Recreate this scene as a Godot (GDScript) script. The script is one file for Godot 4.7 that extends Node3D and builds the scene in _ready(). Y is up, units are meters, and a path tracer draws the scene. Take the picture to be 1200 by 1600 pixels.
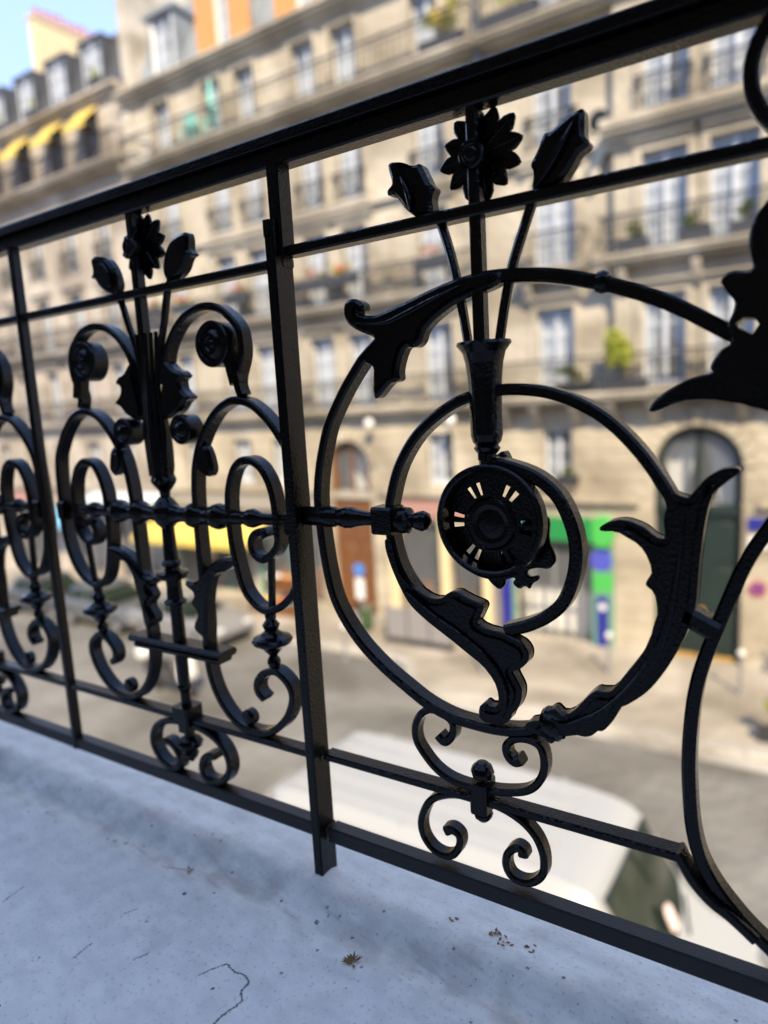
extends Node3D
# A black wrought-iron balcony railing over a Paris street: street level is y = 0, the camera stands at x = z = 0,
# the railing's front faces lie in the plane z = RZ, the houses opposite in the plane z = FZ.
const CAM_Y := 7.15
const RZ := -0.65
const LEDGE_Y := 6.5286
const FZ := -18.8
# Railing ironwork in millimetres (x, y above the ledge); WIDE: from the camera's x, NARROW: right half, from the panel's axis.
const WIDE := {
	"outer_ring": [-404,703, -428,690, -448,675, -455,668, -475,645, -493,620, -505,600, -514,576, -522,549, -527,518, -527,487, -525,459, -521,425, -513,391, -498,363, -476,336, -446,311, -416,292, -389,277, -358,267, -328,264, -299,264, -270,269, -245,280, -224,291],
	"inner_ring": [-120,513, -127,531, -149,564, -177,594, -206,613, -237,625, -269,630, -299,629, -333,621, -364,604, -389,583, -410,553, -422,521, -426,502, -426,473, -417,438, -400,412, -380,395],
	"core_ring": [-300,555, -289,555, -255,544, -231,526, -217,500, -211,472, -214,443, -225,416, -242,399, -263,387, -288,378],
	"upper_arc": [-342,735, -310,740, -279,740, -234,734, -187,721, -148,706, -117,690, -92,674, -63,655, -42,641],
	"long_arc": [-40,509, -46,499, -59,476, -69,452, -78,426, -87,399, -95,374, -101,348, -105,316, -107,275, -106,240, -103,205, -96,176, -84,153, -70,135, -55,119, -37,104, -30,98],
	"upper_c_scroll": [-376,241, -368,235, -358,243, -355,256, -360,264, -373,270, -387,270, -399,260, -406,244, -405,227, -396,213, -382,199, -364,190, -341,187, -313,189, -290,193, -270,200, -257,211, -249,227, -248,243, -252,255, -261,260, -274,260, -285,255, -291,246, -289,236, -282,231, -274,235],
	"lower_c_scroll": [-372,121, -363,125, -354,120, -354,108, -362,94, -375,88, -390,91, -402,104, -405,122, -399,141, -389,156, -373,166, -354,172, -328,174, -299,171, -277,163, -262,151, -254,137, -251,122, -253,106, -264,93, -277,88, -290,91, -296,103, -293,118, -283,128, -276,126, -275,120],
	"rail_bend": [-116,179, -101,154, -85,138, -68,128, -47,112],
	"acanthus": [-431,471, -430,456, -420,428, -403,396, -377,377, -353,363, -330,348, -312,337, -299,321, -295,305, -298,292, -308,290, -313,294, -318,291, -320,284, -319,275, -310,271, -286,276, -282,288, -276,293, -271,305, -270,317, -277,330, -281,336, -269,341, -262,349, -261,359, -267,368, -277,372, -290,377, -306,378, -321,383, -316,390, -309,405, -328,410, -335,413, -343,417, -352,415, -361,406, -377,405, -397,416, -413,429, -420,456, -421,471],
	"limb": [-266,273, -245,271, -238,263, -229,275, -210,281, -203,280, -195,283, -190,290, -184,290, -173,305, -167,320, -161,322, -140,341, -123,368, -112,392, -108,402, -104,419, -101,427, -99,464, -97,485, -93,514, -88,531, -78,540, -66,549, -71,553, -83,551, -95,543, -102,533, -107,525, -115,527, -119,530, -123,524, -129,507, -126,487, -135,488, -146,498, -163,504, -177,502, -186,496, -185,492, -169,493, -153,484, -144,475, -137,456, -143,448, -144,443, -135,437, -132,417, -136,408, -139,395, -139,396, -146,377, -164,351, -173,337, -177,332, -185,330, -192,331, -201,322, -216,302, -228,296, -235,304, -245,296, -248,287, -266,282],
	"crest_leaf": [-453,725, -443,727, -443,734, -452,740, -461,741, -469,738, -472,728, -469,717, -454,706, -427,695, -447,682, -455,673, -434,667, -436,649, -438,637, -434,627, -414,646, -406,646, -401,649, -402,657, -398,670, -391,683, -379,680, -371,686, -368,696, -355,707, -332,719, -310,725, -279,732, -279,746, -313,746, -335,743, -361,737, -388,729, -419,721, -434,719],
	"palmette": [-44,770, -52,764, -59,755, -64,744, -65,734, -62,720, -61,714, -64,711, -77,714, -86,708, -80,697, -73,689, -75,681, -80,671, -75,660, -77,655, -84,651, -91,641, -92,636, -89,633, -104,631, -122,623, -138,611, -142,603, -136,602, -115,611, -92,611, -72,607, -48,599, -39,595],
	"palmette_hole": [-73,671, -67,675, -59,674, -56,669, -62,660, -68,665],
	"left_bud": [-404,872, -387,869, -375,862, -365,863, -362,856, -358,848, -355,841, -349,836, -354,828, -353,818, -351,809, -372,812, -376,814, -386,823, -392,832, -399,840, -406,839, -407,845, -399,850, -403,863],
	"right_bud": [-198,873, -197,862, -198,848, -193,842, -195,838, -203,835, -209,825, -217,816, -227,810, -248,810, -245,828, -249,835, -241,846, -235,860, -229,858, -216,867],
	"left_stem": [-320,674, -330,740, -340,782, -351,813],
	"right_stem": [-287,674, -279,715, -269,752, -256,785, -246,809],
	"acanthus_rib": [-400,412, -368,389, -337,371, -304,347, -286,321, -285,296],
	"limb_rib": [-221,293, -185,314, -155,346, -132,385, -121,425, -115,467, -110,508],
	"crest_rib": [-451,713, -414,709, -381,717, -350,727, -317,736],
	"left_bud_rib": [-375,816, -377,832, -384,852],
	"right_bud_rib": [-239,813, -223,834, -205,859],
}
const NARROW := {
	"hook": [24,669, 32,690, 42,715, 59,737, 81,753, 103,760, 126,761, 146,756, 163,744, 176,730, 180,714, 179,694, 169,671, 167,658, 171,645],
	"double_scroll": [167,233, 157,242, 157,256, 170,270, 189,277, 206,270, 217,257, 218,239, 204,211, 177,188, 146,180, 111,186, 81,214, 65,251, 62,294, 66,330, 67,372, 67,428, 68,491, 72,536, 81,569, 97,596, 119,621, 142,635, 163,639, 188,633, 213,614, 232,591, 245,568, 250,538, 252,498, 253,457, 246,416, 232,387, 213,370, 187,361, 168,366, 149,385, 139,418, 133,450, 132,493, 136,524, 150,552, 171,562, 192,555, 207,535, 214,509, 215,480, 215,455, 204,439, 187,431, 172,437, 168,452, 176,464, 190,468, 196,460],
	"drop_leaf": [76,580, 100,584, 107,575, 113,550, 106,540, 96,540, 81,549, 76,567],
	"leg_leaf": [32,389, 55,387, 70,404, 97,423, 122,430, 143,430, 133,417, 113,408, 97,405, 84,390, 75,354, 67,306, 62,305, 43,316, 43,327, 56,343, 39,357, 52,371, 35,379],
	"wing_leaf": [32,707, 52,686, 65,684, 73,676, 61,671, 64,658, 80,647, 68,643, 58,632, 35,620, 15,621],
	"right_bud": [100,859, 103,849, 100,836, 108,829, 98,826, 90,812, 73,803, 54,801, 48,814, 53,834, 65,850, 78,855],
	"right_stem": [22,678, 26,720, 38,753, 48,785, 61,808],
	"foot_scroll": [17,162, 41,158, 60,151, 75,140, 84,124, 84,107, 72,89, 50,79, 33,81, 25,94, 29,109, 42,120, 56,121],
}
const ROSETTE_LEAF := [-252,500, -246,495, -248,473, -241,457, -241,450, -248,442, -260,443, -271,440, -273,435, -269,432, -260,435, -259,430, -267,425, -270,418, -275,422, -282,417, -290,423, -285,430, -297,428, -298,420, -305,414, -314,420, -320,427, -307,445, -295,472, -280,488, -266,501]
const ROSETTE_TIP := [-309,555, -303,562, -293,568, -289,563, -286,553, -298,546]

class MB:
	var v := PackedVector3Array()
	var n := PackedVector3Array()
	func tri(a: Vector3, b: Vector3, c: Vector3, na: Vector3, nb: Vector3, nc: Vector3) -> void:
		if (b - a).cross(c - a).dot(na + nb + nc) > 0.0:
			v.append_array([a, c, b]); n.append_array([na, nc, nb])
		else:
			v.append_array([a, b, c]); n.append_array([na, nb, nc])
	func quad(a: Vector3, b: Vector3, c: Vector3, d: Vector3, na: Vector3, nb: Vector3, nc: Vector3, nd: Vector3) -> void:
		tri(a, b, c, na, nb, nc); tri(a, c, d, na, nc, nd)
	func face(a: Vector3, b: Vector3, c: Vector3, d: Vector3, nn: Vector3) -> void:
		quad(a, b, c, d, nn, nn, nn, nn)
	func box(lo: Vector3, hi: Vector3) -> void:
		var p := [Vector3(lo.x, lo.y, lo.z), Vector3(hi.x, lo.y, lo.z), Vector3(hi.x, hi.y, lo.z), Vector3(lo.x, hi.y, lo.z), Vector3(lo.x, lo.y, hi.z), Vector3(hi.x, lo.y, hi.z), Vector3(hi.x, hi.y, hi.z), Vector3(lo.x, hi.y, hi.z)]
		face(p[0], p[1], p[2], p[3], Vector3.FORWARD); face(p[4], p[5], p[6], p[7], Vector3.BACK)
		face(p[0], p[1], p[5], p[4], Vector3.DOWN); face(p[3], p[2], p[6], p[7], Vector3.UP)
		face(p[0], p[3], p[7], p[4], Vector3.LEFT); face(p[1], p[2], p[6], p[5], Vector3.RIGHT)
	func cbox(c: Vector3, s: Vector3) -> void:
		box(c - s / 2, c + s / 2)
	# a flat bar swept along a path in the xy plane: width w[i] across, from z1 (front) back to z0, with rounded arrises c
	func strip(p: PackedVector2Array, w: PackedFloat32Array, z1: float, z0: float, c: float, caps := true) -> void:
		var k := p.size()
		var rings := []
		var nrm := []
		for i in k:
			var t := (p[mini(i + 1, k - 1)] - p[maxi(i - 1, 0)]).normalized()
			var m := Vector2(-t.y, t.x)
			var h := w[i] / 2
			var cc := minf(c, h * 0.8)
			var sec := [[h, z1 - cc], [h - cc, z1], [-h + cc, z1], [-h, z1 - cc], [-h, z0 + cc], [-h + cc, z0], [h - cc, z0], [h, z0 + cc]]
			var ring := []
			for s in sec:
				ring.append(Vector3(p[i].x + m.x * s[0], p[i].y + m.y * s[0], s[1]))
			rings.append(ring)
			nrm.append([Vector3(m.x, m.y, 0), Vector3(0, 0, 1)])
		var q := 0.70710678
		for i in k - 1:
			for j in 8:
				var j2 := (j + 1) % 8
				var na := Vector3.ZERO
				var nb := Vector3.ZERO
				var e := [[q, q], [0.0, 1.0], [-q, q], [-1.0, 0.0], [-q, -q], [0.0, -1.0], [q, -q], [1.0, 0.0]]
				na = nrm[i][0] * e[j][0] + nrm[i][1] * e[j][1]
				nb = nrm[i + 1][0] * e[j][0] + nrm[i + 1][1] * e[j][1]
				quad(rings[i][j], rings[i][j2], rings[i + 1][j2], rings[i + 1][j], na, na, nb, nb)
		if caps:
			for e in [0, k - 1]:
				var t2 := (p[1] - p[0]) if e == 0 else (p[k - 1] - p[k - 2])
				var nn := Vector3(t2.x, t2.y, 0).normalized() * (-1.0 if e == 0 else 1.0)
				for j in range(1, 7):
					tri(rings[e][0], rings[e][j], rings[e][j + 1], nn, nn, nn)
	# a body turned about an axis: profile of [distance along the axis, radius]
	func lathe(o: Vector3, ax: Vector3, prof: Array, seg := 20, squash := 1.0) -> void:
		var a := ax.normalized()
		var u := (Vector3(0, 0, 1) if absf(a.z) < 0.9 else Vector3(1, 0, 0))
		u = (u - a * u.dot(a)).normalized()
		var w := a.cross(u)
		for i in prof.size() - 1:
			var t0: float = prof[i][0]; var r0: float = prof[i][1]; var t1: float = prof[i + 1][0]; var r1: float = prof[i + 1][1]
			var sl := Vector2(t1 - t0, r1 - r0).normalized()
			for j in seg:
				var d0 := u * cos(TAU * j / seg) * squash + w * sin(TAU * j / seg)
				var d1 := u * cos(TAU * (j + 1) / seg) * squash + w * sin(TAU * (j + 1) / seg)
				var n0 := (d0 * sl.x - a * sl.y).normalized()
				var n1 := (d1 * sl.x - a * sl.y).normalized()
				quad(o + a * t0 + d0 * r0, o + a * t0 + d1 * r0, o + a * t1 + d1 * r1, o + a * t1 + d0 * r1, n0, n1, n1, n0)
	# a round bar along 3-D points with radii
	func tube(p: PackedVector3Array, r: PackedFloat32Array, seg := 8) -> void:
		var k := p.size()
		var rings := []
		var ns := []
		var u := Vector3.ZERO
		for i in k:
			var t := (p[mini(i + 1, k - 1)] - p[maxi(i - 1, 0)]).normalized()
			if i == 0:
				u = t.cross(Vector3(0.31, 0.2, 0.93)).normalized()
			u = (u - t * u.dot(t)).normalized()
			var w := t.cross(u)
			var ring := []
			var nn := []
			for j in seg:
				var d := u * cos(TAU * j / seg) + w * sin(TAU * j / seg)
				ring.append(p[i] + d * r[i]); nn.append(d)
			rings.append(ring); ns.append(nn)
		for i in k - 1:
			for j in seg:
				var j2 := (j + 1) % seg
				quad(rings[i][j], rings[i][j2], rings[i + 1][j2], rings[i + 1][j], ns[i][j], ns[i][j2], ns[i + 1][j2], ns[i + 1][j])
		for e in [0, k - 1]:
			var nn: Vector3 = (p[0] - p[1]).normalized() if e == 0 else (p[k - 1] - p[k - 2]).normalized()
			for j in seg:
				tri(p[e], rings[e][j], rings[e][(j + 1) % seg], nn, nn, nn)
	# a solid plate with the outline o, front at z1, back at z0, rounded edges b, its middle standing dome proud
	func plate(o: PackedVector2Array, z1: float, z0: float, b: float, dome := 0.0, hole := PackedVector2Array()) -> void:
		if Geometry2D.is_polygon_clockwise(o):
			o = o.duplicate(); o.reverse()
		var k := o.size()
		var inn := PackedVector2Array()
		var nn := PackedVector2Array()
		for i in k:
			var t := (o[(i + 1) % k] - o[(i + k - 1) % k]).normalized()
			nn.append(Vector2(t.y, -t.x))
			inn.append(o[i] - nn[i] * b)
		var q := 0.70710678
		for i in k:
			var j := (i + 1) % k
			var a0 := Vector3(nn[i].x, nn[i].y, 0); var a1 := Vector3(nn[j].x, nn[j].y, 0)
			quad(Vector3(o[i].x, o[i].y, z1 - b), Vector3(o[j].x, o[j].y, z1 - b), Vector3(o[j].x, o[j].y, z0 + b), Vector3(o[i].x, o[i].y, z0 + b), a0, a1, a1, a0)
			for s in [1.0, -1.0]:
				var zo: float = z1 - b if s > 0 else z0 + b
				var zi: float = z1 if s > 0 else z0
				var b0: Vector3 = a0 * q + Vector3(0, 0, s * q); var b1: Vector3 = a1 * q + Vector3(0, 0, s * q)
				quad(Vector3(o[i].x, o[i].y, zo), Vector3(o[j].x, o[j].y, zo), Vector3(inn[j].x, inn[j].y, zi), Vector3(inn[i].x, inn[i].y, zi), b0, b1, b1, b0)
		var shape := inn
		if hole.size() > 2:
			var hh := hole.duplicate()
			if not Geometry2D.is_polygon_clockwise(hh):
				hh.reverse()
			var hc := hh.size()
			for i in hc:
				var j := (i + 1) % hc
				var hn := Vector3(-(hh[j] - hh[i]).y, (hh[j] - hh[i]).x, 0).normalized()
				face(Vector3(hh[i].x, hh[i].y, z1), Vector3(hh[j].x, hh[j].y, z1), Vector3(hh[j].x, hh[j].y, z0), Vector3(hh[i].x, hh[i].y, z0), hn)
			# a bridge from the outline to the hole makes one polygon of the two
			var bi := 0; var bj := 0; var best := 1e9
			for i in k:
				for j in hc:
					var dd := inn[i].distance_squared_to(hh[j])
					if dd < best:
						best = dd; bi = i; bj = j
			shape = PackedVector2Array()
			for i in k + 1:
				shape.append(inn[(bi + i) % k])
			for j in hc + 1:
				shape.append(hh[(bj + j) % hc])
		var ix := Geometry2D.triangulate_polygon(shape)
		if ix.is_empty():
			ix = Geometry2D.triangulate_polygon(o); shape = o
		if ix.is_empty():
			print("plate not triangulated ", o.size())
		for s in [1.0, -1.0]:
			var z: float = z1 if s > 0 else z0
			for i in range(0, ix.size(), 3):
				var f := Vector3(0, 0, s)
				tri(Vector3(shape[ix[i]].x, shape[ix[i]].y, z), Vector3(shape[ix[i + 1]].x, shape[ix[i + 1]].y, z), Vector3(shape[ix[i + 2]].x, shape[ix[i + 2]].y, z), f, f, f)
	# leaf-sized faces spread through an ellipsoid
	func leaves(rng: RandomNumberGenerator, c: Vector3, r: Vector3, count: int, size: float, droop := 0.0) -> void:
		for i in count:
			var d := Vector3(rng.randfn(), rng.randfn(), rng.randfn()).normalized() * pow(rng.randf(), 0.42)
			d *= 0.75 + 0.35 * sin(d.x * 7.0 + c.x * 3.0) * sin(d.y * 6.0 + c.y) * sin(d.z * 8.0 + 1.0)
			var p := c + d * r
			var t := Vector3(rng.randfn(), rng.randfn() - droop, rng.randfn()).normalized()
			var w := t.cross(Vector3(rng.randfn(), rng.randfn(), rng.randfn())).normalized()
			var nn := t.cross(w).normalized()
			var s := size * rng.randf_range(0.6, 1.3)
			face(p - t * s * 0.5, p + w * s * 0.3, p + t * s * 0.5, p - w * s * 0.3, nn)
	func xform(t: Transform3D) -> MB:
		for i in v.size():
			v[i] = t * v[i]
			n[i] = (t.basis * n[i]).normalized()
		if t.basis.determinant() < 0.0:
			for i in range(0, v.size(), 3):
				var a := v[i + 1]; v[i + 1] = v[i + 2]; v[i + 2] = a
				var b := n[i + 1]; n[i + 1] = n[i + 2]; n[i + 2] = b
		return self
	func mesh() -> ArrayMesh:
		var a := []
		a.resize(Mesh.ARRAY_MAX)
		a[Mesh.ARRAY_VERTEX] = v
		a[Mesh.ARRAY_NORMAL] = n
		var m := ArrayMesh.new()
		m.add_surface_from_arrays(Mesh.PRIMITIVE_TRIANGLES, a)
		return m

var M := {}
var used := {}
var rng := RandomNumberGenerator.new()

func noise_image(seed_: int, freq: float, size: int, octaves := 4, type := FastNoiseLite.TYPE_SIMPLEX_SMOOTH) -> Image:
	var f := FastNoiseLite.new()
	f.seed = seed_; f.frequency = freq; f.noise_type = type
	f.fractal_octaves = octaves
	return f.get_seamless_image(size, size)

func tint_texture(seed_: int, freq: float, size: int, a: Color, b: Color, octaves := 4) -> ImageTexture:
	var im := noise_image(seed_, freq, size, octaves)
	var out := Image.create(size, size, false, Image.FORMAT_RGB8)
	for y in size:
		for x in size:
			out.set_pixel(x, y, a.lerp(b, im.get_pixel(x, y).r))
	return ImageTexture.create_from_image(out)

func bump_texture(seed_: int, freq: float, size: int, strength: float, octaves := 3) -> ImageTexture:
	var im := noise_image(seed_, freq, size, octaves)
	im.convert(Image.FORMAT_RGBA8)
	im.bump_map_to_normal_map(strength)
	return ImageTexture.create_from_image(im)

# base colours are given as linear reflectances
func mat(called: String, r: float, g: float, b: float, rough := 0.8) -> StandardMaterial3D:
	var m := StandardMaterial3D.new()
	m.resource_name = called
	m.albedo_color = Color(r, g, b).linear_to_srgb()
	m.roughness = rough
	M[called] = m
	return m

func grain(m: StandardMaterial3D, tex: Texture2D, per_metre: float, bump: Texture2D = null, bump_scale := 0.5, world := true) -> void:
	m.albedo_texture = tex
	m.uv1_triplanar = true
	m.uv1_world_triplanar = world
	m.uv1_scale = Vector3.ONE * per_metre
	if bump:
		m.normal_enabled = true
		m.normal_texture = bump
		m.normal_scale = bump_scale

func numbered(called: String) -> String:
	used[called] = used.get(called, 0) + 1
	return called if used[called] == 1 else "%s_%03d" % [called, used[called] - 1]

func tag(o: Node, label: String, category: String, group := "") -> Node:
	o.set_meta("label", label); o.set_meta("category", category)
	if group != "":
		o.set_meta("group", group)
	return o

func thing(called: String, label: String, category: String, at := Vector3.ZERO, group := "") -> Node3D:
	var o := Node3D.new()
	o.name = numbered(called)
	add_child(o)
	o.position = at
	tag(o, label, category, group)
	return o

func group_part(called: String, parent: Node3D, at := Vector3.ZERO) -> Node3D:
	var o := Node3D.new()
	o.name = called
	parent.add_child(o, true)
	o.position = at
	return o

func part(called: String, mb, m: Material, parent: Node3D, at := Vector3.ZERO) -> MeshInstance3D:
	var o := MeshInstance3D.new()
	o.name = called if parent != self else numbered(called)
	o.mesh = mb.mesh() if mb is MB else mb
	o.material_override = m
	parent.add_child(o, true)
	o.position = at
	return o

func setting(called: String, mb, m: Material) -> MeshInstance3D:
	var o := part(called, mb, m, self)
	o.set_meta("kind", "structure")
	return o

func boxes(list: Array) -> MB:
	var b := MB.new()
	for q in list:
		b.box(q[0], q[1])
	return b

func one_box(lo: Vector3, hi: Vector3) -> MB:
	var b := MB.new()
	b.box(lo, hi)
	return b

# traced points (mm) -> metres, mirrored about x = axis when flip is set
func pts(a: Array, flip := false, axis := 0.0) -> PackedVector2Array:
	var o := PackedVector2Array()
	for i in range(0, a.size(), 2):
		var x: float = a[i] * 0.001
		o.append(Vector2(2.0 * axis - x if flip else x, a[i + 1] * 0.001))
	return o

func smooth(p: PackedVector2Array, steps := 5) -> PackedVector2Array:
	var o := PackedVector2Array()
	for i in p.size() - 1:
		var a := p[maxi(i - 1, 0)]; var d := p[mini(i + 2, p.size() - 1)]
		for s in steps:
			o.append(p[i].cubic_interpolate(p[i + 1], a, d, float(s) / steps))
	o.append(p[p.size() - 1])
	return o

func rounded(p: PackedVector2Array, times := 2) -> PackedVector2Array:
	for t in times:
		var o := PackedVector2Array()
		for i in p.size():
			var j := (i + 1) % p.size()
			o.append(p[i].lerp(p[j], 0.22)); o.append(p[i].lerp(p[j], 0.78))
		p = o
	return p

func widths(k: int, w: float, w_end := -1.0, end_share := 0.0) -> PackedFloat32Array:
	var o := PackedFloat32Array()
	for i in k:
		var t := float(i) / (k - 1)
		o.append(w if w_end < 0 or t < 1.0 - end_share else lerpf(w, w_end, (t - 1.0 + end_share) / end_share))
	return o

func bar(p: PackedVector2Array, w: float, z1 := -0.003, z0 := -0.022, c := 0.0022) -> MB:
	var b := MB.new()
	b.strip(p, widths(p.size(), w), z1, z0, c)
	return b

func straight(x0: float, y0: float, x1: float, y1: float, w: float, z1: float, z0: float, c := 0.002) -> MB:
	return bar(PackedVector2Array([Vector2(x0, y0), Vector2(x1, y1)]), w, z1, z0, c)

func turned(o: Vector3, ax: Vector3, prof_mm: Array, seg := 20, squash := 1.0) -> MB:
	var b := MB.new()
	var pr := []
	for q in prof_mm:
		pr.append([q[0] * 0.001, q[1] * 0.001])
	b.lathe(o, ax, pr, seg, squash)
	return b

func slab(p: PackedVector2Array, z1: float, z0: float, bevel := 0.003, hole := PackedVector2Array()) -> MB:
	var b := MB.new()
	b.plate(p, z1, z0, bevel, 0.0, hole)
	return b

# a cast leaf: its face rises in soft steps from the edge to the middle
func leaf(p: PackedVector2Array, z1: float, z0: float, bevel := 0.003, hole := PackedVector2Array()) -> MB:
	var b := MB.new()
	b.plate(p, z1 - 0.004, z0, bevel, 0.0, hole)
	var z := z1 - 0.004
	for d in [0.0065]:
		for q in Geometry2D.offset_polygon(p, -d, Geometry2D.JOIN_ROUND):
			if q.size() < 4 or Geometry2D.is_polygon_clockwise(q):
				continue
			var ok := true
			for h in hole:
				ok = ok and not Geometry2D.is_point_in_polygon(h, q)
			if ok:
				b.plate(q, z + 0.0032, z - 0.001, 0.0031)
		z += 0.0031
	return b

# a rib that swells out of a leaf's face and runs out at both ends
func rib(list: Array, flip: bool, axis: float, w := 0.0045, z := 0.0035, bottom := -0.004) -> MB:
	var p := smooth(pts(list, flip, axis), 6)
	var ww := PackedFloat32Array()
	for i in p.size():
		ww.append(maxf(0.0006, w * sin(PI * clampf(float(i) / (p.size() - 1), 0.03, 0.97))))
	var b := MB.new()
	b.strip(p, ww, z, bottom, 0.0012)
	return b

func flower(c: Vector2, z: float) -> MB:
	var o := PackedVector2Array()
	var petals := 12
	for i in petals:
		for s in [[-0.5, 0.0322], [-0.43, 0.036], [-0.3, 0.0388], [-0.1, 0.0432], [0.05, 0.0445], [0.22, 0.041], [0.38, 0.037]]:
			var a: float = (i + s[0]) * TAU / petals + 0.12
			var r: float = s[1] * (1.0 + 0.04 * sin(i * 2.3))
			o.append(c + Vector2(cos(a), sin(a)) * r)
	var b := MB.new()
	b.plate(o, z, z - 0.006, 0.0016)
	for i in petals:
		var a2 := i * TAU / petals + 0.12
		var d := Vector2(cos(a2), sin(a2))
		b.strip(PackedVector2Array([c + d * 0.012, c + d * 0.028, c + d * 0.04]), PackedFloat32Array([0.0022, 0.002, 0.001]), z + 0.0008, z - 0.003, 0.0006)
	return b

# the pierced disc of the rosette: pairs of slots every sixty degrees
func pierced_disc(c: Vector2, z: float, radius: float) -> MB:
	var b := MB.new()
	var rr := [0.0, 0.018, 0.032, 0.034, 0.043, 0.046, 0.054, radius]
	var step := 2.5
	for k in int(360.0 / step):
		var mid := k * step + step / 2
		var off := fposmod(mid + 4.0 + 30.0, 60.0) - 30.0
		for j in rr.size() - 1:
			var tight := 3.4 if j == 2 or j == 4 else 4.6
			var in_slot := j >= 2 and j <= 4 and absf(absf(off) - 7.5) < tight
			if in_slot:
				continue
			var a0 := deg_to_rad(k * step); var a1 := deg_to_rad((k + 1) * step)
			for side in [1.0, -1.0]:
				var zz: float = z if side > 0 else z - 0.004
				b.face(Vector3(c.x + cos(a0) * rr[j], c.y + sin(a0) * rr[j], zz), Vector3(c.x + cos(a1) * rr[j], c.y + sin(a1) * rr[j], zz), Vector3(c.x + cos(a1) * rr[j + 1], c.y + sin(a1) * rr[j + 1], zz), Vector3(c.x + cos(a0) * rr[j + 1], c.y + sin(a0) * rr[j + 1], zz), Vector3(0, 0, side))
	return b

func circle(c: Vector2, r: float, k := 48, a0 := 0.0, a1 := TAU) -> PackedVector2Array:
	var o := PackedVector2Array()
	for i in k + 1:
		var a := lerpf(a0, a1, float(i) / k)
		o.append(c + Vector2(cos(a), sin(a)) * r)
	return o

const WAX := -0.0104

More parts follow.
